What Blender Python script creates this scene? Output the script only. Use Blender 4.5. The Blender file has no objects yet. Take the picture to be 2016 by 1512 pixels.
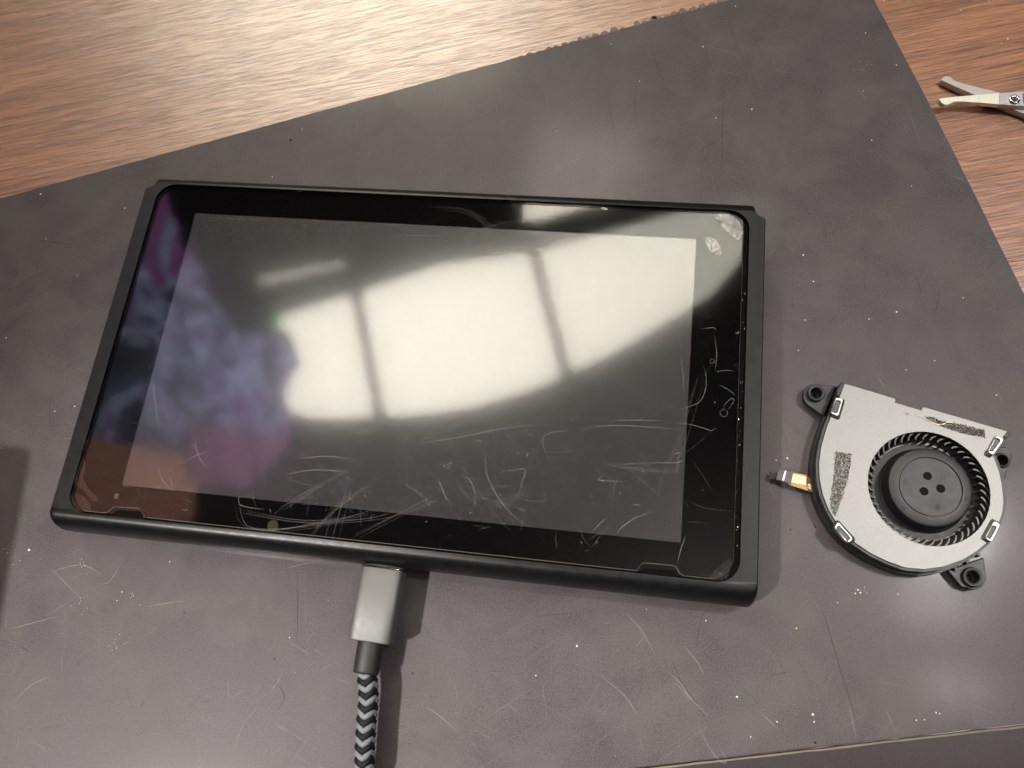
import bpy, bmesh, math, random
from mathutils import Vector, Matrix, noise
from mathutils.geometry import tessellate_polygon

MM = 0.001
random.seed(7)
S = bpy.context.scene
COL = S.collection

# ------------------------------------------------------------------ camera
CX, CY, CZ = 52.529, -63.947, 197.917
RM = ((0.98767777, 0.11627341, -0.10475269),      # camera right
      (0.07753793, -0.94497411, -0.31782355),     # camera down
      (-0.13594301, 0.30578495, -0.94234551))     # camera forward
cam = bpy.data.cameras.new("camera")
cam_o = bpy.data.objects.new("camera", cam)
COL.objects.link(cam_o)
_m = Matrix(((RM[0][0], -RM[1][0], -RM[2][0]),
             (RM[0][1], -RM[1][1], -RM[2][1]),
             (RM[0][2], -RM[1][2], -RM[2][2])))
cam_o.matrix_world = Matrix.Translation((CX*MM, CY*MM, CZ*MM)) @ _m.to_4x4()
cam.sensor_fit = 'HORIZONTAL'; cam.sensor_width = 36.0; cam.lens = 1560/2016*36
cam.clip_start = 0.005; cam.clip_end = 20.0
cam.dof.use_dof = True; cam.dof.focus_distance = 0.206
cam.dof.aperture_fstop = cam.lens/1.1
S.camera = cam_o
S.view_settings.view_transform = 'Standard'; S.view_settings.look = 'None'
S.view_settings.exposure = 0.0; S.view_settings.gamma = 1.0
S.cycles.max_bounces = 8; S.cycles.transparent_max_bounces = 24
S.cycles.sample_clamp_indirect = 4.0
S.cycles.use_denoising = True; S.cycles.sampling_pattern = 'TABULATED_SOBOL'

def at(u, v, z=0.0):
    """reference measurement (2016 x 1512 grid) -> point in mm on the plane of height z"""
    a = ((u-1008)/1560, (v-756)/1560, 1.0)
    d = [sum(RM[i][k]*a[i] for i in range(3)) for k in range(3)]
    k = (z-CZ)/d[2]
    return (CX+k*d[0], CY+k*d[1])

# ------------------------------------------------------------------ world: dim room light
W = bpy.data.worlds.new("World"); S.world = W; W.use_nodes = True
bg = W.node_tree.nodes['Background']
bg.inputs[0].default_value = (0.92, 0.93, 1.0, 1); bg.inputs[1].default_value = 0.03

# ------------------------------------------------------------------ materials
def new_mat(name):
    m = bpy.data.materials.new(name); m.use_nodes = True
    nt = m.node_tree
    return m, nt, nt.nodes['Principled BSDF']
def N(nt, typ, **kw):
    n = nt.nodes.new(typ)
    for k, v in kw.items():
        if k.startswith('_'): setattr(n, k[1:], v)
        else: n.inputs[k.replace('__', ' ')].default_value = v
    return n
def L(nt, a, b): nt.links.new(a, b)
def coords(nt, scale=(1, 1, 1), rot=(0, 0, 0), loc=(0, 0, 0), src='Object'):
    tc = nt.nodes.new('ShaderNodeTexCoord'); mp = nt.nodes.new('ShaderNodeMapping')
    L(nt, tc.outputs[src], mp.inputs['Vector'])
    mp.inputs['Scale'].default_value = scale; mp.inputs['Rotation'].default_value = rot; mp.inputs['Location'].default_value = loc
    return mp.outputs['Vector']
def nz(nt, vec, scale, detail=3, rough=0.55, dist=0.0):
    n = N(nt, 'ShaderNodeTexNoise', Scale=scale, Detail=detail, Roughness=rough, Distortion=dist)
    L(nt, vec, n.inputs['Vector']); return n.outputs['Fac']
def ramp(nt, fac, stops):
    r = nt.nodes.new('ShaderNodeValToRGB'); L(nt, fac, r.inputs['Fac'])
    el = r.color_ramp.elements
    while len(el) < len(stops): el.new(0.5)
    for e, (p, c) in zip(el, stops):
        e.position = p; e.color = (c, c, c, 1) if isinstance(c, (int, float)) else (*c, 1)
    return r.outputs['Color']
def mixc(nt, fac, a, b, mode='MIX'):
    m = nt.nodes.new('ShaderNodeMix'); m.data_type = 'RGBA'; m.blend_type = mode
    for idx, v in ((0, fac), (6, a), (7, b)):
        if isinstance(v, (int, float)): m.inputs[idx].default_value = v
        elif isinstance(v, tuple): m.inputs[idx].default_value = (*v, 1)
        else: L(nt, v, m.inputs[idx])
    return m.outputs[2]
def math_(nt, op, a, b=0.0):
    m = nt.nodes.new('ShaderNodeMath'); m.operation = op
    for i, v in enumerate((a, b)):
        if isinstance(v, (int, float)): m.inputs[i].default_value = v
        else: L(nt, v, m.inputs[i])
    return m.outputs[0]
def bump(nt, h, strength, dist):
    b = N(nt, 'ShaderNodeBump', Strength=strength, Distance=dist); L(nt, h, b.inputs['Height']); return b.outputs['Normal']

def plain(name, col, rough=0.5, metal=0.0, spec=0.5, grain=0.0, gscale=2500, cvar=0.0):
    m, nt, p = new_mat(name)
    p.inputs['Base Color'].default_value = (*col, 1); p.inputs['Roughness'].default_value = rough
    p.inputs['Metallic'].default_value = metal; p.inputs['Specular IOR Level'].default_value = spec
    if grain or cvar:
        v = coords(nt); f = nz(nt, v, gscale, 4, 0.6)
        if grain: L(nt, bump(nt, f, grain, 0.0001), p.inputs['Normal'])
        if cvar:
            f2 = nz(nt, v, gscale*0.12, 4, 0.65)
            L(nt, mixc(nt, math_(nt, 'MULTIPLY', ramp(nt, f2, ((0.3, 0.0), (0.75, 1.0))), cvar), col, tuple(min(1, c*2.2+0.02) for c in col)), p.inputs['Base Color'])
            L(nt, math_(nt, 'ADD', math_(nt, 'MULTIPLY', f2, 0.25), rough-0.12), p.inputs['Roughness'])
    return m

# wood laminate, grain along +15 degrees
def wood():
    m, nt, p = new_mat('wood_laminate')
    R = (0, 0, math.radians(-15.5))
    tc = nt.nodes.new('ShaderNodeTexCoord')
    def grain_vec(sx, sy, loc=(0, 0, 0)):
        r = nt.nodes.new('ShaderNodeMapping'); r.inputs['Rotation'].default_value = R
        L(nt, tc.outputs['Object'], r.inputs['Vector'])
        s = nt.nodes.new('ShaderNodeMapping'); s.inputs['Scale'].default_value = (sx, sy, 100); s.inputs['Location'].default_value = loc
        L(nt, r.outputs['Vector'], s.inputs['Vector']); return s.outputs['Vector']
    broad = nz(nt, grain_vec(4, 70), 1.0, 3, 0.6, 0.3)
    band = nz(nt, grain_vec(5, 420), 1.0, 4, 0.65, 0.1)
    fine = nz(nt, grain_vec(30, 3600), 1.0, 2, 0.6, 0.0)
    pores = nz(nt, grain_vec(75, 2900, (3, 5, 0)), 1.0, 2, 0.5, 0.0)
    mottle = nz(nt, grain_vec(110, 2600, (9, 1, 0)), 1.0, 2, 0.6)
    c = mixc(nt, ramp(nt, broad, ((0.3, 0.0), (0.7, 1.0))), (0.25, 0.105, 0.052), (0.40, 0.180, 0.092))
    c = mixc(nt, ramp(nt, band, ((0.40, 0.35), (0.58, 0.0))), c, (0.175, 0.072, 0.038))
    c = mixc(nt, ramp(nt, mottle, ((0.45, 0.0), (0.75, 0.35))), c, (0.48, 0.26, 0.15))
    pf = ramp(nt, pores, ((0.41, 1.0), (0.46, 0.0)))
    pm = math_(nt, 'MULTIPLY', pf, ramp(nt, band, ((0.3, 1.0), (0.7, 0.45))))
    c = mixc(nt, math_(nt, 'MULTIPLY', pm, 0.8), c, (0.060, 0.022, 0.012))
    c = mixc(nt, ramp(nt, fine, ((0.36, 0.65), (0.47, 0.0))), c, (0.075, 0.032, 0.018))
    L(nt, c, p.inputs['Base Color'])
    h = math_(nt, 'SUBTRACT', math_(nt, 'MULTIPLY', fine, 0.45), math_(nt, 'MULTIPLY', pm, 0.8))
    L(nt, bump(nt, h, 0.85, 0.00015), p.inputs['Normal'])
    L(nt, math_(nt, 'ADD', math_(nt, 'MULTIPLY', pm, 0.1), 0.33), p.inputs['Roughness'])
    p.inputs['Specular IOR Level'].default_value = 1.0
    p.inputs['Coat Weight'].default_value = 0.8; p.inputs['Coat Roughness'].default_value = 0.28
    return m

def rubber(name, ca, cb, dark, gain=1.0):
    m, nt, p = new_mat(name)
    v = coords(nt)
    cloud = nz(nt, v, 22, 4, 0.55, 0.6)
    cloud2 = nz(nt, coords(nt, loc=(1.3, 0.4, 0)), 55, 5, 0.6, 0.4)
    blot = nz(nt, coords(nt, loc=(0.3, 2.4, 0)), 38, 3, 0.5, 1.2)
    speck = nz(nt, v, 2600, 3, 0.7)
    c = mixc(nt, ramp(nt, cloud, ((0.40, 0.0), (0.60, 1.0))), ca, cb)
    c = mixc(nt, ramp(nt, cloud2, ((0.36, 0.9), (0.62, 0.0))), c, dark)
    c = mixc(nt, ramp(nt, blot, ((0.54, 0.0), (0.68, 0.6))), c, dark)
    c = mixc(nt, ramp(nt, speck, ((0.35, 0.0), (0.75, 0.6))), c, tuple(x*2.1 for x in ca))
    # faint hairline scuffs in several directions
    sc = None
    for k, (ang, sx, sy, lo) in enumerate(((20, 60, 2100, 0.665), (75, 70, 1900, 0.67), (-38, 50, 1700, 0.675), (118, 90, 2300, 0.68))):
        r = nt.nodes.new('ShaderNodeMapping'); r.inputs['Rotation'].default_value = (0, 0, math.radians(ang))
        tc = nt.nodes.new('ShaderNodeTexCoord'); L(nt, tc.outputs['Object'], r.inputs['Vector'])
        s = nt.nodes.new('ShaderNodeMapping'); s.inputs['Scale'].default_value = (sx, sy, 1); s.inputs['Location'].default_value = (k*7.1, k*3.3, 0)
        L(nt, r.outputs['Vector'], s.inputs['Vector'])
        f = ramp(nt, nz(nt, s.outputs['Vector'], 1.0, 2, 0.5, 1.0), ((lo, 0.0), (lo+0.05, 1.0)))
        sc = f if sc is None else math_(nt, 'MAXIMUM', sc, f)
    patch = ramp(nt, nz(nt, coords(nt, loc=(5, 1, 0)), 30, 3, 0.6), ((0.45, 0.05), (0.7, 0.8)))
    sm = math_(nt, 'MULTIPLY', sc, patch)
    c = mixc(nt, math_(nt, 'MULTIPLY', sm, 0.5), c, tuple(min(1, x*2.6) for x in ca))
    L(nt, c, p.inputs['Base Color'])
    h = math_(nt, 'ADD', nz(nt, v, 3200, 3, 0.6), math_(nt, 'MULTIPLY', nz(nt, v, 700, 3, 0.6), 1.4))
    h = math_(nt, 'SUBTRACT', h, sm)
    L(nt, bump(nt, h, 0.12, 0.00008), p.inputs['Normal'])
    L(nt, math_(nt, 'ADD', math_(nt, 'MULTIPLY', cloud2, 0.30), 0.33), p.inputs['Roughness'])
    p.inputs['Specular IOR Level'].default_value = 0.22
    p.inputs['Coat Weight'].default_value = 0.16; p.inputs['Coat Roughness'].default_value = 0.13
    return m

def glass_mix(name, rough=0.0, boost=1.0, tint=(1, 1, 1), wrinkle=0.0):
    """clear sheet: mirror reflection by Fresnel on its outer faces, see-through otherwise"""
    m = bpy.data.materials.new(name); m.use_nodes = True; nt = m.node_tree; nt.nodes.clear()
    out = nt.nodes.new('ShaderNodeOutputMaterial'); mx = nt.nodes.new('ShaderNodeMixShader')
    fr = N(nt, 'ShaderNodeFresnel', IOR=1.5); geo = nt.nodes.new('ShaderNodeNewGeometry')
    tr = nt.nodes.new('ShaderNodeBsdfTransparent'); tr.inputs[0].default_value = (*tint, 1)
    gl = N(nt, 'ShaderNodeBsdfGlossy', Roughness=rough)
    f = math_(nt, 'MULTIPLY', fr.outputs[0], math_(nt, 'SUBTRACT', 1.0, geo.outputs['Backfacing']))
    f = math_(nt, 'MULTIPLY', f, boost)
    L(nt, f, mx.inputs[0]); L(nt, tr.outputs[0], mx.inputs[1]); L(nt, gl.outputs[0], mx.inputs[2]); L(nt, mx.outputs[0], out.inputs[0])
    if wrinkle:
        v = coords(nt); L(nt, bump(nt, nz(nt, v, 260, 3, 0.6, 1.0), wrinkle, 0.0006), gl.inputs['Normal'])
    return m

def faint_mark(name, col, fac, metal=False):
    m = bpy.data.materials.new(name); m.use_nodes = True; nt = m.node_tree; nt.nodes.clear()
    out = nt.nodes.new('ShaderNodeOutputMaterial'); mx = nt.nodes.new('ShaderNodeMixShader'); mx.inputs[0].default_value = fac
    tr = nt.nodes.new('ShaderNodeBsdfTransparent'); df = nt.nodes.new('ShaderNodeBsdfDiffuse'); df.inputs[0].default_value = (*col, 1)
    L(nt, tr.outputs[0], mx.inputs[1]); L(nt, df.outputs[0], mx.inputs[2]); L(nt, mx.outputs[0], out.inputs[0])
    return m

def display_mat():
    m = bpy.data.materials.new('lcd_display'); m.use_nodes = True; nt = m.node_tree; nt.nodes.clear()
    out = nt.nodes.new('ShaderNodeOutputMaterial')
    df = nt.nodes.new('ShaderNodeBsdfDiffuse'); df.inputs[0].default_value = (0.010, 0.009, 0.011, 1)
    g1 = N(nt, 'ShaderNodeBsdfGlossy', Roughness=0.10); g1.inputs[0].default_value = (0.050, 0.050, 0.050, 1)
    g2 = N(nt, 'ShaderNodeBsdfGlossy', Roughness=0.32); g2.inputs[0].default_value = (0.016, 0.016, 0.015, 1)
    g0 = N(nt, 'ShaderNodeBsdfGlossy', Roughness=0.055); g0.inputs[0].default_value = (0.040, 0.040, 0.040, 1); s0 = nt.nodes.new('ShaderNodeAddShader')
    em = nt.nodes.new('ShaderNodeEmission'); em.inputs[0].default_value = (0.90, 0.86, 1.0, 1); em.inputs[1].default_value = 0.004
    a = nt.nodes.new('ShaderNodeAddShader'); b = nt.nodes.new('ShaderNodeAddShader'); c = nt.nodes.new('ShaderNodeAddShader')
    L(nt, df.outputs[0], s0.inputs[0]); L(nt, g0.outputs[0], s0.inputs[1]); L(nt, s0.outputs[0], a.inputs[0]); L(nt, g1.outputs[0], a.inputs[1]); L(nt, a.outputs[0], b.inputs[0]); L(nt, g2.outputs[0], b.inputs[1])
    L(nt, b.outputs[0], c.inputs[0]); L(nt, em.outputs[0], c.inputs[1]); L(nt, c.outputs[0], out.inputs[0])
    return m

def emit(name, col, strength):
    m = bpy.data.materials.new(name); m.use_nodes = True; nt = m.node_tree; nt.nodes.clear()
    out = nt.nodes.new('ShaderNodeOutputMaterial'); e = nt.nodes.new('ShaderNodeEmission')
    e.inputs[0].default_value = (*col, 1); e.inputs[1].default_value = strength
    L(nt, e.outputs[0], out.inputs[0]); return m

def steel_plate():
    m, nt, p = new_mat('galvanised_steel')
    ang = math.radians(-70)
    tc = nt.nodes.new('ShaderNodeTexCoord'); r = nt.nodes.new('ShaderNodeMapping'); r.inputs['Rotation'].default_value = (0, 0, math.radians(-74))
    L(nt, tc.outputs['Object'], r.inputs['Vector'])
    s = nt.nodes.new('ShaderNodeMapping'); s.inputs['Scale'].default_value = (1500, 3600, 1); L(nt, r.outputs['Vector'], s.inputs['Vector'])
    f = nz(nt, s.outputs['Vector'], 1.0, 3, 0.7)
    L(nt, mixc(nt, ramp(nt, f, ((0.3, 0.0), (0.7, 1.0))), (0.16, 0.16, 0.153), (0.22, 0.22, 0.21)), p.inputs['Base Color'])
    p.inputs['Metallic'].default_value = 0.92
    L(nt, math_(nt, 'ADD', math_(nt, 'MULTIPLY', f, 0.15), 0.40), p.inputs['Roughness'])
    L(nt, bump(nt, f, 0.45, 0.00006), p.inputs['Normal'])
    return m

def brushed(name, ang, col, rough=0.33):
    m, nt, p = new_mat(name)
    tc = nt.nodes.new('ShaderNodeTexCoord'); r = nt.nodes.new('ShaderNodeMapping'); r.inputs['Rotation'].default_value = (0, 0, math.radians(ang))
    L(nt, tc.outputs['Object'], r.inputs['Vector'])
    s = nt.nodes.new('ShaderNodeMapping'); s.inputs['Scale'].default_value = (160, 3200, 1); L(nt, r.outputs['Vector'], s.inputs['Vector'])
    f = nz(nt, s.outputs['Vector'], 1.0, 3, 0.7)
    L(nt, mixc(nt, f, tuple(x*0.7 for x in col), tuple(min(1, x*1.25) for x in col)), p.inputs['Base Color'])
    p.inputs['Metallic'].default_value = 0.9; p.inputs['Roughness'].default_value = rough
    L(nt, bump(nt, f, 0.4, 0.00005), p.inputs['Normal'])
    return m

M = {}
M['wood'] = wood()
M['mat'] = rubber('mat_rubber', (0.060, 0.051, 0.0545), (0.059, 0.0545, 0.049), (0.031, 0.0255, 0.029))
M['mat2'] = rubber('dark_mat_rubber', (0.022, 0.017, 0.018), (0.021, 0.017, 0.016), (0.014, 0.011, 0.012))
M['shell'] = plain('black_shell_plastic', (0.004, 0.0042, 0.0044), 0.34, 0, 0.25, 0.15, 3500, 0.12)
M['panel'] = plain('front_panel_black', (0.002, 0.002, 0.0021), 0.055, 0, 0.5)
M['display'] = display_mat()
M['protector'] = glass_mix('tempered_glass', 0.055, 0.10)
M['bubble'] = glass_mix('air_gap', 0.10, 1.5, wrinkle=0.30)
M['slot'] = plain('speaker_mesh_black', (0.003, 0.003, 0.003), 0.9, 0, 0.05, 0.9, 3000)
M['edge'] = plain('ground_glass_edge', (0.30, 0.30, 0.28), 0.25, 0, 0.8)
M['scratch'] = faint_mark('glass_scratch', (0.80, 0.80, 0.77), 0.10)
M['scratch2'] = faint_mark('glass_scratch_strong', (0.85, 0.85, 0.82), 0.20)
M['alu'] = plain('anodised_aluminium', (0.115, 0.117, 0.115), 0.52, 0.55, 0.5, 0.25, 4200, 0.08)
M['copper'] = plain('plug_metal', (0.85, 0.62, 0.50), 0.28, 1.0)
M['boot'] = plain('black_rubber', (0.012, 0.0115, 0.0115), 0.5, 0, 0.35, 0.15, 2500, 0.12)
M['br_black'] = plain('black_yarn', (0.006, 0.006, 0.0065), 0.6, 0, 0.2, 0.5, 5200)
M['br_grey'] = plain('grey_yarn', (0.13, 0.148, 0.156), 0.6, 0, 0.5, 0.5, 5200)
M['steel'] = steel_plate()
M['fanblack'] = plain('fan_black_plastic', (0.008, 0.0085, 0.009), 0.42, 0, 0.4, 0.25, 3200, 0.15)
M['hub'] = plain('fan_hub_plastic', (0.010, 0.0105, 0.0115), 0.48, 0, 0.5, 0.3, 3600, 0.16)
M['blade'] = plain('fan_blade_plastic', (0.020, 0.019, 0.017), 0.35, 0, 0.6, 0.15, 2500, 0.55)
M['pin'] = plain('clip_pin_plastic', (0.035, 0.036, 0.042), 0.45, 0, 0.5, 0.5, 1500, 0.35)
M['clip'] = plain('bright_clip_steel', (0.36, 0.355, 0.34), 0.42, 0.9, 0.5, 0.2, 2500)
M['foam'] = plain('foam_residue', (0.055, 0.050, 0.038), 0.85, 0, 0.3)
M['foam2'] = plain('foam_residue_light', (0.25, 0.23, 0.17), 0.8, 0, 0.3)
M['gold'] = plain('flex_copper_gold', (0.20, 0.115, 0.035), 0.35, 0.5, 0.5)
M['goldl'] = plain('flex_pale_trace', (0.42, 0.35, 0.21), 0.3, 0.5, 0.5)
M['flexbrown'] = plain('flex_stiffener', (0.030, 0.018, 0.018), 0.35, 0, 0.5)
M['white'] = plain('white_print', (0.78, 0.77, 0.74), 0.5)
M['satin'] = plain('satin_steel', (0.50, 0.475, 0.48), 0.42, 0.85, 0.5, 0.2, 3500)
M['brush'] = brushed('ground_steel', 97, (0.80, 0.80, 0.70), 0.42)
M['chrome'] = plain('polished_screw', (0.80, 0.80, 0.80), 0.10, 1.0)
M['dark'] = plain('dark_recess', (0.012, 0.011, 0.010), 0.6)
M['stamp'] = plain('etched_dark_mark', (0.10, 0.09, 0.09), 0.5, 0.5)
M['dust'] = plain('white_dust', (0.88, 0.87, 0.83), 0.5)
M['soot'] = plain('black_crumb', (0.012, 0.012, 0.012), 0.6)
M['scuffl'] = faint_mark('pale_scuff', (0.45, 0.42, 0.40), 0.22)
M['scuffd'] = faint_mark('dark_scuff', (0.015, 0.013, 0.013), 0.34)
M['fray'] = plain('frayed_rubber', (0.13, 0.108, 0.095), 0.8, 0, 0.3, 0.6, 2200, 0.3)

# ------------------------------------------------------------------ mesh helpers (all input in mm)
def obj(name, bm, mat, parent=None, smooth=None, origin=None, label=None):
    me = bpy.data.meshes.new(name)
    bmesh.ops.recalc_face_normals(bm, faces=bm.faces) if getattr(bm, 'is_valid', True) and name not in NO_RECALC else None
    bm.to_mesh(me); bm.free()
    return link(name, me, mat, parent, smooth, origin, label)
NO_RECALC = set()
def link(name, me, mat, parent=None, smooth=None, origin=None, label=None):
    o = bpy.data.objects.new(name, me); COL.objects.link(o)
    me.transform(Matrix.Scale(MM, 4))
    if mat is not None: me.materials.append(mat)
    if smooth is not None:
        me.shade_smooth(); me.set_sharp_from_angle(angle=math.radians(smooth))
    if origin is not None:
        ov = Vector(origin)*MM; me.transform(Matrix.Translation(-ov)); o.location = ov
    if parent is not None:
        o.parent = parent
        o.matrix_parent_inverse = parent.matrix_world.inverted() if parent.type != 'EMPTY' else Matrix.Translation(-parent.location)
    if label: o['label'] = label
    return o
def empty(name, loc, label, cat, group=None):
    o = bpy.data.objects.new(name, None); COL.objects.link(o); o.location = Vector(loc)*MM
    o.empty_display_size = 0.01
    tag(o, label, cat, group); return o
def tag(o, label=None, cat=None, group=None, kind=None):
    if label: o['label'] = label
    if cat: o['category'] = cat
    if group: o['group'] = group
    if kind: o['kind'] = kind
    return o

def ccw(p):
    a = sum(p[i][0]*p[(i+1) % len(p)][1]-p[(i+1) % len(p)][0]*p[i][1] for i in range(len(p)))
    return list(p) if a > 0 else list(reversed(p))
def slab(bm, outer, z0, z1, holes=(), bevel=0.0, bottom=True):
    """prism of an outline with holes; bevel chamfers the top outer edge"""
    outer = ccw(outer); loops = [outer]+[list(reversed(ccw(h))) for h in holes]
    if bevel:
        def inset(lp, d):
            n = len(lp); r = []
            for i in range(n):
                a, b, c = Vector(lp[i-1]), Vector(lp[i]), Vector(lp[(i+1) % n])
                e1 = (b-a).normalized(); e2 = (c-b).normalized()
                n1 = Vector((-e1.y, e1.x)); n2 = Vector((-e2.y, e2.x)); nn = (n1+n2)
                if nn.length < 1e-6: nn = n1
                nn.normalize(); k = d/max(0.45, nn.dot(n1)); r.append((b.x+nn.x*k, b.y+nn.y*k))
            return r
        tops = [inset(lp, bevel) for lp in loops]
    else: tops = loops
    flat = [p for lp in tops for p in lp]
    tris = tessellate_polygon([[Vector((x, y, 0)) for x, y in lp] for lp in tops])
    tv = [bm.verts.new((x, y, z1)) for x, y in flat]
    rings = []
    if bevel: rings.append([bm.verts.new((x, y, z1-bevel)) for lp in loops for x, y in lp])
    bv = [bm.verts.new((x, y, z0)) for lp in loops for x, y in lp]
    rings.append(bv)
    for t in tris:
        try: bm.faces.new([tv[i] for i in t])
        except ValueError: pass
        if bottom:
            try: bm.faces.new([bv[i] for i in reversed(t)])
            except ValueError: pass
    prev = tv
    for rg in rings:
        k = 0
        for lp in loops:
            n = len(lp)
            for i in range(n):
                j = (i+1) % n
                try: bm.faces.new((prev[k+i], rg[k+i], rg[k+j], prev[k+j]))
                except ValueError: pass
            k += n
        prev = rg
    return bm
def P(outer, z0, z1, holes=(), bevel=0.0): return slab(bmesh.new(), outer, z0, z1, holes, bevel)
def rrect(x0, y0, x1, y1, r, n=6):
    pts = []
    for cx, cy, a0 in ((x1-r, y0+r, -90), (x1-r, y1-r, 0), (x0+r, y1-r, 90), (x0+r, y0+r, 180)):
        for i in range(n+1):
            a = math.radians(a0+90*i/n); pts.append((cx+r*math.cos(a), cy+r*math.sin(a)))
    return pts
def circ(cx, cy, r, n=48, a0=0.0): return [(cx+r*math.cos(a0+2*math.pi*i/n), cy+r*math.sin(a0+2*math.pi*i/n)) for i in range(n)]
def chaikin(p, it=2, closed=True):
    for _ in range(it):
        q = []
        n = len(p)
        for i in range(n if closed else n-1):
            a, b = p[i], p[(i+1) % n]
            q += [(a[0]*.75+b[0]*.25, a[1]*.75+b[1]*.25), (a[0]*.25+b[0]*.75, a[1]*.25+b[1]*.75)]
        if not closed: q = [p[0]]+q+[p[-1]]
        p = q
    return p
def spline(p, n=8, closed=False):
    """Catmull-Rom through the points"""
    r = []; m = len(p)
    for i in range(m if closed else m-1):
        g = lambda k: p[k % m] if closed else p[max(0, min(m-1, k))]
        a, b, c, d = g(i-1), g(i), g(i+1), g(i+2)
        for s in range(n):
            t = s/n
            r.append(tuple(0.5*((2*b[k])+(-a[k]+c[k])*t+(2*a[k]-5*b[k]+4*c[k]-d[k])*t*t+(-a[k]+3*b[k]-3*c[k]+d[k])*t**3) for k in range(len(b))))
    if not closed: r.append(tuple(p[-1]))
    return r
def lathe(bm, cx, cy, prof, n=64):
    """revolve (r, z) profile round a vertical axis"""
    rings = []
    for r, z in prof:
        if r < 1e-6: rings.append([bm.verts.new((cx, cy, z))])
        else: rings.append([bm.verts.new((cx+r*math.cos(2*math.pi*i/n), cy+r*math.sin(2*math.pi*i/n), z)) for i in range(n)])
    for a, b in zip(rings, rings[1:]):
        for i in range(n):
            j = (i+1) % n
            if len(a) == 1: f = (a[0], b[i], b[j])
            elif len(b) == 1: f = (a[i], b[0], a[j])
            else: f = (a[i], b[i], b[j], a[j])
            bm.faces.new(f)
    return bm
def ribbon(bm, pts, w, z, taper=True):
    """thin flat strip along a polyline"""
    n = len(pts); prev = None
    for i, (x, y) in enumerate(pts):
        a = pts[max(0, i-1)]; b = pts[min(n-1, i+1)]
        d = Vector((b[0]-a[0], b[1]-a[1]))
        if d.length < 1e-9: continue
        d.normalize(); k = w/2*(max(0.15, math.sin(math.pi*(i+0.3)/(n-0.4))) if taper else 1)
        v = (bm.verts.new((x-d.y*k, y+d.x*k, z)), bm.verts.new((x+d.y*k, y-d.x*k, z)))
        if prev: bm.faces.new((prev[1], v[1], v[0], prev[0]))
        prev = v
def loft(bm, rings, cap=True, closed=True):
    vr = [[bm.verts.new(p) for p in r] for r in rings]
    for a, b in zip(vr, vr[1:]):
        n = len(a)
        for i in range(n if closed else n-1):
            j = (i+1) % n; bm.faces.new((a[i], a[j], b[j], b[i]))
    if cap:
        bm.faces.new(list(reversed(vr[0]))); bm.faces.new(vr[-1])
    return vr

# ================================================================== LAMPS OF THE ROOM (above, out of frame; mirrored in the glass) AND ADDED FILL
def lamp_panel(name, outline, z, mat, label):
    bm = bmesh.new(); slab(bm, outline, z, z+4)
    o = obj(name, bm, mat, None, None); c = (sum(p[0] for p in outline)/len(outline), sum(p[1] for p in outline)/len(outline))
    tag(o, label, 'ceiling light'); return o
warm = (1.0, 0.955, 0.80)
def emit_core(name, col, s0, s1, c, rad):
    m = emit(name, col, s0); nt = m.node_tree; e = [n for n in nt.nodes if n.type == 'EMISSION'][0]
    tc = nt.nodes.new('ShaderNodeTexCoord'); d = N(nt, 'ShaderNodeVectorMath', _operation='DISTANCE'); d.inputs[1].default_value = c
    L(nt, tc.outputs['Object'], d.inputs[0])
    r = nt.nodes.new('ShaderNodeMapRange'); r.inputs['From Min'].default_value = 0; r.inputs['From Max'].default_value = rad
    r.inputs['To Min'].default_value = s1; r.inputs['To Max'].default_value = s0; r.interpolation_type = 'SMOOTHSTEP'
    L(nt, d.outputs['Value'], r.inputs['Value']); L(nt, r.outputs['Result'], e.inputs[1]); return m
M['lampA'] = emit_core('lit_diffuser', warm, 7.6, 9.8, (-0.60, 0.75, 2.0), 1.0)
M['lampW'] = emit('lit_window_panel', (1.0, 0.92, 0.74), 15.0)
M['lampS'] = emit('lit_spot_glass', (1.0, 0.93, 0.92), 45.0)
M['fillD'] = emit('side_fill_panel', (1.0, 0.96, 0.93), 10.0)  # unseen panel added to brighten the right side of the mat
M['lampT'] = emit('lit_tube', (1.0, 0.95, 0.80), 4.5)
segs = [
    [(-1010, 700), (-994, 807), (-796, 889), (-655, 513), (-700, 502), (-760, 492), (-831, 489), (-900, 495), (-960, 510), (-1040, 540)],
    [(-762, 900), (-540, 1003), (-261, 1068), (-121, 676), (-190, 637), (-268, 602), (-360, 565), (-469, 537), (-540, 523), (-619, 514)],
    [(-228, 1077), (-19, 1156), (176, 1228), (330, 1272), (425, 1272), (436, 1208), (370, 1075), (293, 964), (152, 856), (30, 765), (-92, 694)],
]
for i, s in enumerate(segs):
    lamp_panel('ceiling_light', s, 2000, M['lampA'],
        ('warm white left pane of the bright ceiling light mirrored in the tablet glass',
         'warm white middle pane of the bright ceiling light mirrored in the tablet glass',
         'warm white right pane with a pointed tip, mirrored in the tablet glass')[i])['group'] = 'panes of the big ceiling light'
lamp_panel('ceiling_light', [(-1107, 926), (-1094, 902), (-958, 944), (-831, 986), (-836, 1003), (-961, 974)], 2000, M['lampT'],
           'thin bright strip light mirrored left of the big light in the glass')
lamp_panel('ceiling_light', [(-290, 1560), (-290, 1182), (-241, 1184), (-134, 1226), (-27, 1263), (60, 1330), (60, 1560)], 2000, M['lampW'],
           'small lit pane mirrored at the top edge of the tablet glass')
lamp_panel('ceiling_light', [(-1750, 1640), (-560, 1640), (-420, 1760), (-320, 2900), (-1500, 2900)], 2000, M['lampW'],
           'large lit panel that makes the pale sheen on the wooden table')
lamp_panel('ceiling_light', [(800, 178), (985, 172), (985, 120), (810, 112)], 2000, M['lampS'],
           'small bright spotlight mirrored on the mat below the fan')
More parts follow.
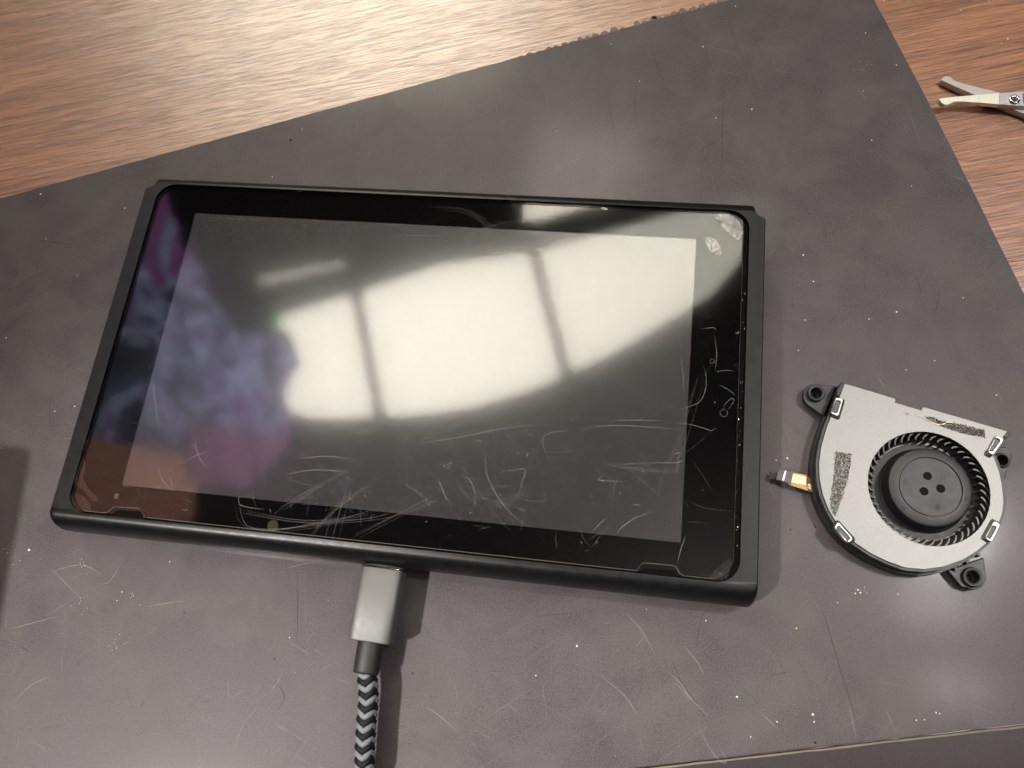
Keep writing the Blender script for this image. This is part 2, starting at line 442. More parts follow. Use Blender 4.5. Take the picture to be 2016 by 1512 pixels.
lamp_panel('ceiling_light', [(850, -20), (995, -12), (1000, -82), (860, -72)], 2000, M['lampS'],
           'small bright spotlight mirrored on the mat nearest the lower right corner')
lamp_panel('ceiling_light', [(1230, -300), (1700, -300), (1700, 620), (1230, 620)], 2000, M['fillD'],
           'added broad fill panel right of the table, outside the mirrored part')
# ceiling washed by an uplight added unseen to lift the reflected ceiling
M['ceil'] = plain('ceiling_paint', (0.26, 0.25, 0.235), 0.9)
o_ = obj('ceiling', P([(-3000, -2500), (3000, -2500), (3000, 4000), (-3000, 4000)], 2005, 2030), M['ceil']); o_['kind'] = 'structure'
ul = bpy.data.lights.new('added_uplight', 'SPOT'); ul.energy = 105; ul.color = (1.0, 0.95, 0.90); ul.shadow_soft_size = 0.06; ul.spot_size = math.radians(108); ul.spot_blend = 1.0
uo = bpy.data.objects.new('added_uplight', ul); COL.objects.link(uo); uo.location = (0.45, -0.30, 1.30); uo.rotation_euler = (math.pi, 0, 0)
tag(uo, 'added unseen lamp that washes the ceiling with light', 'lamp')
# small desk lamp from the left, whose hard light throws the shadow of the plug
sd = Vector((-0.47, -0.31, 1.0)).normalized()
sp = bpy.data.lights.new('desk_lamp', 'SPOT'); sp.energy = 118.0; sp.color = (1.0, 0.94, 0.90); sp.shadow_soft_size = 0.034
sp.spot_size = math.radians(13.0); sp.spot_blend = 0.8
so = bpy.data.objects.new('desk_lamp', sp); COL.objects.link(so)
tgt = Vector((-0.020, -0.098, 0.0)); so.location = tgt+sd*1.35
so.rotation_euler = sd.to_track_quat('Z', 'Y').to_euler()
tag(so, 'small desk lamp shining from the lower left on to the cable', 'lamp')

ep = bpy.data.lights.new('ceiling_spot', 'SPOT'); ep.energy = 100; ep.color = (1.0, 0.95, 0.93); ep.shadow_soft_size = 0.07
ep.spot_size = math.radians(11.5); ep.spot_blend = 1.0
eo = bpy.data.objects.new('ceiling_spot', ep); COL.objects.link(eo); eo.location = (0.90, 0.34, 1.98)
eo.rotation_euler = (eo.location-Vector((0.150, 0.0, 0.0))).to_track_quat('Z', 'Y').to_euler()
tag(eo, 'ceiling spotlight aimed at the fan', 'lamp')

# clothes of the photographer and an added brown sheet, mirrored at the left of the glass
def cloth_sheet(name, outline, z, mat, label, cat, amp):
    xs = [p[0] for p in outline]; ys = [p[1] for p in outline]
    bm = bmesh.new(); n = 46
    def inside(x, y):
        c = False; j = len(outline)-1
        for i in range(len(outline)):
            (xi, yi), (xj, yj) = outline[i], outline[j]
            if (yi > y) != (yj > y) and x < (xj-xi)*(y-yi)/(yj-yi)+xi: c = not c
            j = i
        return c
    bm2 = P(outline, z, z+8); bmesh.ops.triangulate(bm2, faces=bm2.faces)
    bmesh.ops.subdivide_edges(bm2, edges=[e for e in bm2.edges if e.calc_length() > 60], cuts=7, use_grid_fill=True)
    for v in bm2.verts:
        v.co.z += amp*noise.noise(Vector((v.co.x*0.009, v.co.y*0.006, 0)))+amp*0.5*noise.noise(Vector((v.co.x*0.02, v.co.y*0.025, 3)))
    bm.free()
    o = obj(name, bm2, mat, None, 50); tag(o, label, cat); return o
def cloth_mat(name, cols, sc, em=0.0):
    m, nt, p = new_mat(name)
    v = coords(nt)
    f = nz(nt, v, sc, 4, 0.6, 1.5)
    r = nt.nodes.new('ShaderNodeValToRGB'); L(nt, f, r.inputs['Fac']); el = r.color_ramp.elements
    while len(el) < len(cols): el.new(0.5)
    for e, (q, c) in zip(el, cols): e.position = q; e.color = (*c, 1)
    L(nt, r.outputs['Color'], p.inputs['Base Color']); p.inputs['Roughness'].default_value = 0.8
    return m
M['cloth'] = cloth_mat('purple_blue_fabric', ((0.36, (0.008, 0.010, 0.025)), (0.475, (0.02, 0.05, 0.17)), (0.52, (0.60, 0.66, 1.0)), (0.56, (0.10, 0.05, 0.30)), (0.68, (0.34, 0.06, 0.32))), 11.0)  # narrow pale stop: highlights of the folds put into the colour
M['skin'] = cloth_mat('brown_orange_sheet', ((0.3, (0.34, 0.14, 0.075)), (0.7, (0.50, 0.22, 0.125))), 2.0)
M['purple'] = cloth_mat('magenta_fabric', ((0.35, (0.07, 0.02, 0.09)), (0.65, (0.30, 0.06, 0.20))), 14.0)
def upright(name, pl, X0, mat, label, cat, amp):
    """thick wrinkled sheet standing at x = X0; outline given by where its mirrored sight lines would meet the ceiling"""
    q = []
    for x, y in pl:
        k = (X0-CX)/(x-CX); q.append((CY+(y-CY)*k, -170.7+2170.7*k))
    bm = P(q, 0, 12); bmesh.ops.triangulate(bm, faces=bm.faces)
    for _ in range(4):
        bmesh.ops.subdivide_edges(bm, edges=[e for e in bm.edges if e.calc_length() > 14], cuts=1, use_grid_fill=True)
    for v in bm.verts:
        y, z = v.co.x, v.co.y
        w = amp*noise.noise(Vector((y*0.022, z*0.014, 0)))+amp*0.6*noise.noise(Vector((y*0.05, z*0.045, 3)))+amp*0.3*noise.noise(Vector((y*0.12+z*.05, z*0.1, 7)))
        v.co = Vector((X0+v.co.z+w, y, z))
    o = obj(name, bm, mat, None, 60); tag(o, label, cat); return o
upright('jacket', [(-1800, 1180), (-1560, 1230), (-1480, 1120), (-1341, 942), (-1194, 732), (-991, 756), (-965, 674), (-942, 643), (-960, 577), (-921, 469), (-939, 405), (-1082, 330), (-1259, 340), (-1366, 350), (-1900, 400)], -430, M['cloth'],
        'crumpled dark blue and purple jacket mirrored at the left of the tablet glass', 'jacket', 14)
upright('scarf', [(-1260, 430), (-930, 430), (-940, 350), (-1010, 262), (-1195, 268), (-1215, 330)], -422, M['purple'],
        'magenta cloth mirrored at the lower left of the tablet display', 'scarf', 5)
upright('brown_stand_in', [(-2000, 400), (-1400, 352), (-1311, 345), (-1180, 330), (-1150, 20), (-2000, -20)], -426, M['skin'],  # sheet added to give the glass its brown reflection
        'added orange brown sheet giving the brown reflection at the lower left corner of the glass', 'sheet', 2)
o_ = obj('green_badge', P(circ(0, 0, 13, 20), 0, 3), plain('green_cloth', (0.08, 0.62, 0.08), 0.7)); k_ = (-405-CX)/(-1022-CX)
o_.rotation_euler = (0, math.pi/2, 0); o_.location = (-0.405, (CY+(787-CY)*k_)*MM, (-170.7+2170.7*k_)*MM)
tag(o_, 'small round green spot mirrored at the left end of the bright light', 'badge')
wl = bpy.data.lights.new('garment_fill', 'SPOT'); wl.energy = 190; wl.color = (1.0, 0.95, 0.92); wl.shadow_soft_size = 0.05; wl.spot_size = math.radians(32); wl.spot_blend = 0.3  # added lamp without a known source, brightens the mirrored clothes
wo_ = bpy.data.objects.new('garment_fill', wl); COL.objects.link(wo_); wo_.location = (0.45, 0.35, 1.35)
wo_.rotation_euler = (Vector((0.45, 0.35, 1.35))-Vector((-0.43, 0.22, 0.62))).to_track_quat('Z', 'Y').to_euler()
tag(wo_, 'added unseen spot lamp that brightens the mirrored jacket', 'lamp')

# ================================================================== TABLE AND MATS
o = obj('wooden_table', P([(-900, -700), (900, -700), (900, 900), (-900, 900)], -30, -2.0), M['wood']); tag(o, kind='structure')
# repair mat outline; part of its upper edge is pinked into ragged teeth
e0 = at(0, 390); e1 = at(1430, 0); ex = (e1[0]-e0[0], e1[1]-e0[1]); el = math.hypot(*ex); ux = (ex[0]/el, ex[1]/el); nx = (-ux[1], ux[0])
r0 = at(1720, 0); r1 = at(2016, 570); rd = Vector((r1[0]-r0[0], r1[1]-r0[1])).normalized()
b0 = at(1250, 1512); b1 = at(2016, 1425); bd = Vector((b1[0]-b0[0], b1[1]-b0[1])).normalized()
def isect(p, d, q, e):
    den = d[0]*e[1]-d[1]*e[0]; t = ((q[0]-p[0])*e[1]-(q[1]-p[1])*e[0])/den; return (p[0]+d[0]*t, p[1]+d[1]*t)
tr = isect(e0, ux, r0, rd); br = isect(b0, bd, r0, rd)
bl = (b0[0]-bd.x*430, b0[1]-bd.y*430); tl = (e0[0]-ux[0]*120, e0[1]-ux[1]*120)
top = []
L_ = math.hypot(tr[0]-tl[0], tr[1]-tl[1]); s = 0
while s < L_:
    j = random.uniform(-0.06, 0.06); top.append((tl[0]+ux[0]*s+nx[0]*j, tl[1]+ux[1]*s+nx[1]*j)); s += random.uniform(1.2, 2.6)
side = []
L2 = math.hypot(br[0]-tr[0], br[1]-tr[1]); s = 0
while s < L2:
    j = 0.5*math.sin(s*0.035)+random.uniform(-0.05, 0.05); side.append((tr[0]+rd.x*s-rd.y*j, tr[1]+rd.y*s+rd.x*j)); s += 1.8
bot = []
L3 = math.hypot(br[0]-bl[0], br[1]-bl[1]); s = 0
while s < L3:
    j = random.uniform(-0.05, 0.05); bot.append((br[0]-bd.x*s, br[1]-bd.y*s+j)); s += 2.2
repair_mat = empty('repair_mat', (0, 0, -2), 'worn dark grey rubber mat lying under the tablet and the fan', 'mat')
obj('mat_sheet', P([*top, *side, *bot, bl], -2.0, 0.0, bevel=0.15), M['mat'], repair_mat)
# ragged teeth along the upper edge
bm = bmesh.new()
s0 = (at(1020, 105)[0]-e0[0])/ux[0]; s1 = (at(1470, -12)[0]-e0[0])/ux[0]; s = s0; k = 0
while s < s1:
    g = min(1.0, 0.3+1.1*(s-s0)/(s1-s0)); wd = random.uniform(1.8, 2.5); hh = g*random.uniform(0.9, 2.6)
    pts = [(0, -0.6), (wd, -0.6)]
    for q in range(7): pts.append((wd*(1-q/6)+random.uniform(-.12, .12), hh*math.sin(math.pi*(q+0.6)/7.2)*random.uniform(0.65, 1.1)+0.05))
    pts = [(e0[0]+ux[0]*(s+a)+nx[0]*b, e0[1]+ux[1]*(s+a)+nx[1]*b) for a, b in pts]
    slab(bm, pts, -1.5, random.uniform(-0.25, 0.12), bevel=0.12)
    s += wd+random.choice((0.2, 0.5, 0.9, 1.0, 2.6)); k += 1
o = obj('ragged_edge', bm, M['fray'], repair_mat); tag(o, kind='stuff')
# second mat beyond the cut at the lower right
g = 0.35
p0 = (bl[0], bl[1]-g); p1 = (br[0]+bd.x*60, br[1]+bd.y*60-g)
pts = []
for i in range(181):
    t = i/180; j = noise.noise(Vector((t*90, 0, 0)))*0.22
    pts.append((p0[0]+(p1[0]-p0[0])*t, p0[1]+(p1[1]-p0[1])*t+j))
second = empty('second_mat', (150, -110, -2), 'darker rubber mat lying beyond the cut edge in the lower right corner', 'mat')
obj('mat_sheet', P(pts+[(p1[0], p1[1]-260), (p0[0], p0[1]-260)], -2.0, -0.25, bevel=0.1), M['mat2'], second)
bm = bmesh.new()
for i in range(90, 180):
    a, b = pts[i], pts[i+1]; w0 = 0.42+0.18*noise.noise(Vector((i*0.4, 1, 0))); w1 = 0.42+0.18*noise.noise(Vector(((i+1)*0.4, 1, 0)))
    vs = [bm.verts.new(c) for c in ((a[0], a[1]-0.02, -0.2), (b[0], b[1]-0.02, -0.2), (b[0], b[1]-w1, -0.1), (a[0], a[1]-w0, -0.1))]
    bm.faces.new(vs)
o = obj('torn_rim', bm, M['fray'], second); o['label'] = 'pale torn rim along the cut'

# small marks on the mat: scuffs, hairs, dust
def poly(pts, z=0.0): return [at(u, v, z) for u, v in pts]
bml, bmd = bmesh.new(), bmesh.new()
light = [[(195, 1150), (215, 1145), (240, 1108)], [(100, 1118), (150, 1170)], [(290, 1195), (330, 1187), (370, 1182)], [(20, 1238), (70, 1225), (115, 1213)],
         [(715, 325), (722, 305), (735, 290)], [(1315, 1322), (1345, 1352), (1360, 1385)], [(1340, 1265), (1370, 1300), (1390, 1335)], [(1325, 1340), (1360, 1375), (1395, 1412)],
         [(1375, 1425), (1395, 1470), (1420, 1500), (1430, 1495), (1410, 1460)], [(1500, 1405), (1530, 1435)], [(1745, 1395), (1762, 1440)], [(1670, 1385), (1685, 1450)],
         [(836, 1392), (860, 1405), (900, 1440)], [(1875, 345), (1890, 352), (1903, 348)], [(560, 1120), (640, 1100)], [(240, 1270), (255, 1262)],
         [(1730, 745), (1742, 763)], [(1515, 960), (1530, 985)], [(1960, 770), (1975, 790)], [(30, 1380), (60, 1350), (100, 1330)], [(90, 1130), (160, 1112), (210, 1140)],
         [(1230, 1205), (1262, 1240), (1290, 1290)], [(1180, 1330), (1230, 1370), (1255, 1410)]]
for a in light: ribbon(bml, spline(poly(a), 6), 0.22, 0.012)
dark = [[(1283, 90), (1292, 125), (1308, 163)], [(1255, 140), (1250, 190), (1252, 235), (1268, 290)], [(1190, 160), (1205, 240), (1216, 290)], [(1288, 285), (1302, 262)],
        [(1375, 298), (1410, 278), (1443, 250)], [(1430, 40), (1442, 62), (1447, 74)], [(1595, 1145), (1625, 1220), (1655, 1320), (1680, 1400), (1700, 1470)], [(1320, 1288), (1340, 1340), (1375, 1390), (1400, 1440)],
        [(585, 1118), (586, 1200), (584, 1265)], [(1422, 350), (1422, 250), (1425, 170)], [(40, 1272), (60, 1285)], [(1850, 560), (1845, 600), (1838, 625)], [(540, 1340), (560, 1370), (545, 1400)],
        [(1800, 540), (1812, 570), (1808, 590)], [(1570, 800), (1590, 792)], [(60, 470), (110, 478), (180, 486)], [(115, 740), (130, 725), (150, 712)]]
for a in dark: ribbon(bmd, spline(poly(a), 6), 0.17, 0.010)
rr = random.Random(5)
def on_mat(x, y):
    if -88 < x < 88 and -53 < y < 53: return False
    return (x-e0[0])*nx[0]+(y-e0[1])*nx[1] < -2 and (x-r0[0])*rd.y-(y-r0[1])*rd.x > 2 and (x-b0[0])*-bd.y+(y-b0[1])*bd.x > 2
for i in range(420):
    x, y = rr.uniform(-125, 165), rr.uniform(-105, 125)
    if not on_mat(x, y): continue
    a = rr.uniform(0, math.pi); ln = rr.choice((1.5, 2.5, 4, 7, 12)); c = rr.uniform(-0.5, 0.5)
    pts = [(x+math.cos(a+c*t)*ln*t, y+math.sin(a+c*t)*ln*t) for t in [q/7 for q in range(8)]]
    ribbon(bml if rr.random() < 0.6 else bmd, pts, rr.uniform(0.05, 0.13), 0.008 if i % 2 else 0.014)
o = obj('pale_scuff_marks', bml, M['scuffl'], repair_mat); tag(o, kind='stuff')
o = obj('dark_scuff_marks', bmd, M['scuffd'], repair_mat); tag(o, kind='stuff')

def flake(bm, x, y, z, r, rnd):
    n = rnd.choice((4, 5, 6)); a0 = rnd.uniform(0, 6.28)
    pts = [(x+r*rnd.uniform(.6, 1.1)*math.cos(a0+6.283*i/n), y+r*rnd.uniform(.6, 1.1)*math.sin(a0+6.283*i/n)) for i in range(n)]
    v = [bm.verts.new((px, py, z)) for px, py in pts]; t = bm.verts.new((x, y, z+r*0.7))
    for i in range(n): bm.faces.new((v[i], v[(i+1) % n], t))
bmw, bmk = bmesh.new(), bmesh.new()
whites = [(57, 1083, 2.2), (334, 1106, .9), (1203, 87, 1.1), (1259, 160, .9), (1136, 1272, 1.6), (1384, 92, 1.4), (1451, 1372, 1.6), (1600, 1407, 1.9), (1603, 1421, 1.2), (1530, 1421, 1.1), (1478, 1451, 1.0),
          (1299, 1489, 1.6), (1342, 1490, 1.0), (1390, 1222, 1.1), (1568, 1237, 1.0), (1768, 1170, 1.3), (1689, 1161, 1.5), (1694, 1167, 1.2), (1684, 1168, 1.0), (1770, 1441, 1.2), (1843, 1403, 1.1), (1850, 1405, 1.0), (1804, 1418, 1), (1820, 1417, 1),
          (1581, 502, 1.6), (1601, 554, 1.3), (1585, 630, 1.1), (1765, 614, 1.3), (1896, 586, 1.1), (1572, 690, 1), (1711, 628, 1.0), (1784, 728, 1.1), (1840, 710, 1), (1550, 902, 1.4), (1528, 906, 1.4),
          (319, 313, 1.4), (80, 382, 1.7), (245, 410, 1.2), (108, 810, 1.2), (147, 800, 1.1), (12, 665, 1.0), (595, 254, 1.0), (536, 348, 1.2), (1300, 15, 1.0), (1448, 12, 1.3), (1410, 232, 1.0), (1480, 215, 1.2),
          (248, 324, 1.0), (1741, 2, 1.4), (1947, 3, 1.2), (1892, 20, 1.1), (1984, 76, 1.5), (1972, 85, 1.2), (1704, 65, 1.0), (1765, 128, 1.2), (1716, 276, 1.1), (1962, 778, 1.2), (395, 1030, 1.0), (240, 1165, .9), (230, 1182, .9), (570, 1255, .9), (1055, 1330, .9)]
for u, v, r in whites:
    x, y = at(u, v, 0); on = on_mat(x, y)
    if not on: x, y = at(u, v, -2)
    flake(bmw, x, y, 0.0 if on else -2.0, r*0.18, rr)
for i in range(80):
    x, y = rr.uniform(-160, 165), rr.uniform(-105, 130)
    if -88 < x < 88 and -53 < y < 53: continue
    on = on_mat(x, y)
    if not on and rr.random() < 0.6: continue
    flake(bmw if rr.random() < 0.72 else bmk, x, y, 0.0 if on else -2.0, rr.choice((.05, .06, .07, .09, .13)), rr)
cl = [(165, 1110), (160, 1190), (15, 1075), (25, 1090), (260, 1175), (225, 1270), (1695, 1163), (1700, 180), (1702, 130)]
for u, v in cl:
    cx_, cy_ = at(u, v)
    for i in range(9): 
        x, y = cx_+rr.gauss(0, 1.0), cy_+rr.gauss(0, 1.3)
        if on_mat(x, y): flake(bmw, x, y, 0.0, rr.uniform(.04, .1), rr)
for u, v, r in ((1288, 34, 5.5), (1343, 24, 2.5), (1109, 123, 1.6), (1605, 1037, 1.8), (1556, 1043, 1.6), (1605, 1462, 2.2), (1748, 540, 1.6), (572, 276, 3.0), (1345, 1270, 1.2), (812, 1325, 1.8), (541, 1297, 1.3), (363, 1206, 1.2), (1730, 112, 1.3), (1750, 152, 1.1), (1588, 655, 1.5), (1675, 920, 1.0), (1516, 930, 1.8), (620, 230, 1.2)):
    x, y = at(u, v, 0); flake(bmk, x, y, 0.0, r*0.17, rr)
o = obj('dust_specks', bmw, M['dust']); tag(o, 'white specks and crumbs of dust scattered over mat and table', 'dust', kind='stuff')
o = obj('dark_crumbs', bmk, M['soot']); tag(o, 'tiny black crumbs scattered over the mat', 'crumbs', kind='stuff')

# ================================================================== TABLET
tab = empty('tablet', (0, 0, 0), 'black tablet console with a scratched glossy screen lying in the middle of the mat', 'tablet')
def outline(ext, inset):
    yb = -(47.3+ext); yt = 47.7+ext; X = 85.8-inset; r = 1.6
    p = []
    for q in range(7):                                    # bottom-left corner
        a = math.radians(180+90*q/6); p.append((-X+r+r*math.cos(a), yb+r+r*math.sin(a)))
    for q in range(7):
        a = math.radians(270+90*q/6); p.append((X-r+r*math.cos(a), yb+r+r*math.sin(a)))
    notch = [(X, 44.9), (X-0.15, 45.5), (X-0.6, 45.8), (X-1.3, 46.0), (X-2.0, 46.5), (X-2.5, 47.3), (X-2.7, 48.2)]
    p += [(x, min(y, yt-0.25)) for x, y in notch]
    p += [(X-2.85, max(min(yt-0.25, 50.6), yt-0.4)), (X-3.3, yt)]
    p += [(-X+3.3, yt), (-X+2.85, max(min(yt-0.25, 50.6), yt-0.4))]
    p += [(-x, min(y, yt-0.25)) for x, y in reversed(notch)]
    return p
lv = []
for q in range(11):
    t = math.radians(-90+18*q); z = 7+7*math.sin(t); e = 3.4*math.cos(t)
    ins = 0.35 if abs(abs(math.degrees(t))-90) < 1 else (0.08 if abs(math.degrees(t)) > 70 else 0)
    lv.append([(x, y, z) for x, y in outline(e, ins)])
bm = bmesh.new(); vr = loft(bm, lv, cap=False)
bm.faces.new(list(reversed(vr[0])))
OP = rrect(-81.55, -46.45, 81.75, 47.3, 5.2, 8)
# rim with opening, and the walls of the recess
rim = lv[-1]; outer2 = [(x, y) for x, y, z in rim]; hole = list(reversed(ccw(OP)))
tris = tessellate_polygon([[Vector((x, y, 0)) for x, y in outer2], [Vector((x, y, 0)) for x, y in hole]])
hv = [bm.verts.new((x, y, 14.0)) for x, y in hole]; allv = vr[-1]+hv
for t in tris: bm.faces.new([allv[i] for i in t])
lo = [bm.verts.new((x, y, 13.2)) for x, y in hole]
for i in range(len(hole)):
    j = (i+1) % len(hole); bm.faces.new((hv[i], hv[j], lo[j], lo[i]))
obj('shell', bm, M['shell'], tab, 40)
obj('recess_floor', P(rrect(-81.5, -46.4, 81.7, 47.25, 5.1, 8), 12.8, 13.0), M['slot'], tab)
obj('front_panel', P(rrect(-80.9, -45.85, 80.25, 46.75, 5.3, 8), 13.05, 13.45), M['panel'], tab)
obj('display', P(rrect(-68.65, -38.6, 68.65, 38.6, 0.05, 1), 13.46, 13.6), M['display'], tab)
# ridge lines of the top edge, side rails
for sx in (-1, 1):
    x0, x1 = sorted((sx*85.7, sx*86.3))
    bm = bmesh.new(); slab(bm, rrect(x0, -44, x1, 42, 0.25, 2), 4.2, 9.2); obj('side_rail', bm, M['satin'], tab)
bm = bmesh.new(); 
loft(bm, [[(x, 48.55+0.22*math.cos(a), 12.95+0.22*math.sin(a)) for a in [k*math.pi/4 for k in range(8)]] for x in (-82, -40, 0, 40, 82)])
obj('top_ridge', bm, M['shell'], tab, 60)
# lower seam: bright narrow line under the bottom edge at the left, vent marks at the middle
bm = bmesh.new()
loft(bm, [[(x, -49.9+0.3*math.cos(a), 1.3+0.5*math.sin(a)) for a in [k*math.pi/4 for k in range(8)]] for x in (-76, -60, -40, -22)])
obj('kickstand_edge', bm, M['satin'], tab, 60)
# charging port surround
bm = bmesh.new(); loft(bm, [[(-0.4+5.6*math.cos(a), y, 7+2.1*math.sin(a)) for a in [k*math.pi/10 for k in range(20)]] for y in (-51.0, -49.8)])
obj('charging_port', bm, M['dark'], tab, 60)
for u0, v0, u1, v1 in ((588, 1091, 606, 1094), (640, 1097, 665, 1100), (855, 1119, 878, 1121), (895, 1124, 912, 1126)):
    a = at(u0, v0, 2.0); b = at(u1, v1, 2.0)
    bm = bmesh.new(); slab(bm, rrect(a[0], -50.3, b[0], -49.3, 0.2, 2), 1.2, 2.4); obj('vent_slot', bm, M['dark'], tab)

# glass screen protector with two speaker notches at the bottom edge
ZP = 14.05
n1 = poly([(205, 1011.5), (212, 1008), (222, 999), (226, 998), (270, 1001), (275, 1002.5), (283, 1012), (287, 1019)], ZP)
n2 = poly([(1249, 1127), (1254, 1124), (1264, 1110), (1269, 1108.5), (1323, 1113.5), (1330, 1116), (1338, 1129), (1346, 1137)], ZP)
pl = rrect(-81.0, -45.95, 80.35, 46.85, 5.4, 10)
lft, bot_, rest = [], [], []
corner = [p for p in pl]
out = []
ins_done = False
# the outline starts at the lower right corner and ends at the lower left one: append the notches on the bottom edge
out = corner+n1+n2
# keep the bottom edge straight either side of each notch
def fixy(q, a): return [(x, y if 0 < k < len(q)-1 else -45.95) for k, (x, y) in enumerate(q)]
out = corner+fixy(n1, 0)+fixy(n2, 0)
prot = obj('screen_protector', P(out, 13.72, ZP), M['protector'], tab)
# ground edge of the protector as a thin bright line
bm = bmesh.new(); q = out+[out[0]]
for i in range(len(q)-1):
    a, b = Vector(q[i]), Vector(q[i+1]); d = (b-a)
    if d.length < 1e-6: continue
    d.normalize(); nn = Vector((-d.y, d.x))*0.13
    vs = [(a.x, a.y, 13.74), (b.x, b.y, 13.74), (b.x+nn.x, b.y+nn.y, ZP+0.012), (a.x+nn.x, a.y+nn.y, ZP+0.012)]
    bm.faces.new([bm.verts.new(c) for c in vs])
M['edgem'] = plain('ground_edge_glass', (0.22, 0.22, 0.20), 0.25, 0.2, 1.0)
obj('glass_edge', bm, M['edgem'], prot)
rc = random.Random(8); bm = bmesh.new()
for k in range(42):
    t = rc.random(); y = 40-t*80 if rc.random() < 0.75 else rc.choice((-45.9, 46.8)); x = 80.55+rc.uniform(-.1, .7) if abs(y) < 45 else rc.uniform(-79, 79)
    n_ = 4; r_ = rc.uniform(0.04, 0.15); a0 = rc.uniform(0, 6)
    vs = [bm.verts.new((x+r_*rc.uniform(.5, 1)*math.cos(a0+1.57*i), y+r_*rc.uniform(.5, 1.8)*math.sin(a0+1.57*i), 14.03+rc.uniform(0, .05))) for i in range(4)]
    bm.faces.new(vs)
o = obj('glass_chips', bm, M['edgem'], prot); tag(o, kind='stuff')
for q in ([(219, 1017.5), (223, 1010), (231, 1004), (275, 1006.5), (279, 1014), (282, 1023)], [(1262, 1129), (1264, 1121), (1268, 1118), (1330, 1123.5), (1333, 1128), (1335, 1138)]):
    obj('speaker_slot', P(poly(q, 13.6), 13.5, 13.62), M['slot'], tab)
# air gaps under the protector
def gap(pts, n=4, it=True):
    q = poly(pts, 13.7)
    q = spline(q, n, True) if it else q
    o = obj('air_bubble', P(q, 13.62, 13.69), M['bubble'], prot); return o
gap([(1405, 423), (1430, 421), (1448, 424), (1460, 432), (1464, 446), (1462, 460), (1458, 473), (1445, 467), (1430, 455), (1419, 443), (1414, 433)])['label'] = 'large white air gap in the upper right corner'
gap([(1390, 469), (1398, 466), (1407, 471), (1416, 482), (1421, 495), (1419, 502), (1412, 503), (1402, 498), (1394, 488), (1389, 477)])['label'] = 'leaf shaped air bubble'
gap([(1438, 1101), (1439, 1118), (1433, 1134), (1420, 1142), (1397, 1139), (1404, 1127), (1420, 1112)])
gap([(163, 903), (168, 908), (168, 925), (164, 940), (170, 955), (180, 968), (189, 978), (192, 987), (184, 987), (175, 979), (165, 966), (152, 958), (146, 950), (152, 930)])
gap([(138, 976), (148, 971), (160, 974), (172, 984), (178, 997), (177, 1007), (160, 1007), (146, 1003), (137, 992)])
gap([(1448, 655), (1455, 648), (1454, 664), (1449, 662)]); gap([(1446, 716), (1453, 714), (1453, 728), (1448, 726)])
gap([(165, 875), (172, 868), (173, 877), (169, 882)])
gap([(1185, 408), (1194, 409), (1196, 413), (1186, 412)])
# small ring marks
def ringmark(u, v, r, w, mat, nm='ring_mark'):
    c = at(u, v, ZP); bm = bmesh.new()
    ribbon(bm, [(c[0]+r*math.cos(a), c[1]+r*1.1*math.sin(a)) for a in [k*math.pi/12 for k in range(25)]], w, ZP+0.02, False)
    return obj(nm, bm, mat, prot)
ringmark(229.5, 977, 0.42, 0.13, M['scratch2']); ringmark(1425, 813, 0.85, 0.10, M['scratch']); ringmark(1402, 711, 0.5, 0.09, M['scratch'])
bm = bmesh.new(); slab(bm, circ(*at(537, 1035, ZP), 1.35, 20), ZP+0.006, ZP+0.015); obj('smudge', bm, faint_mark('smudge', (0.30, 0.26, 0.18), 0.05), prot)
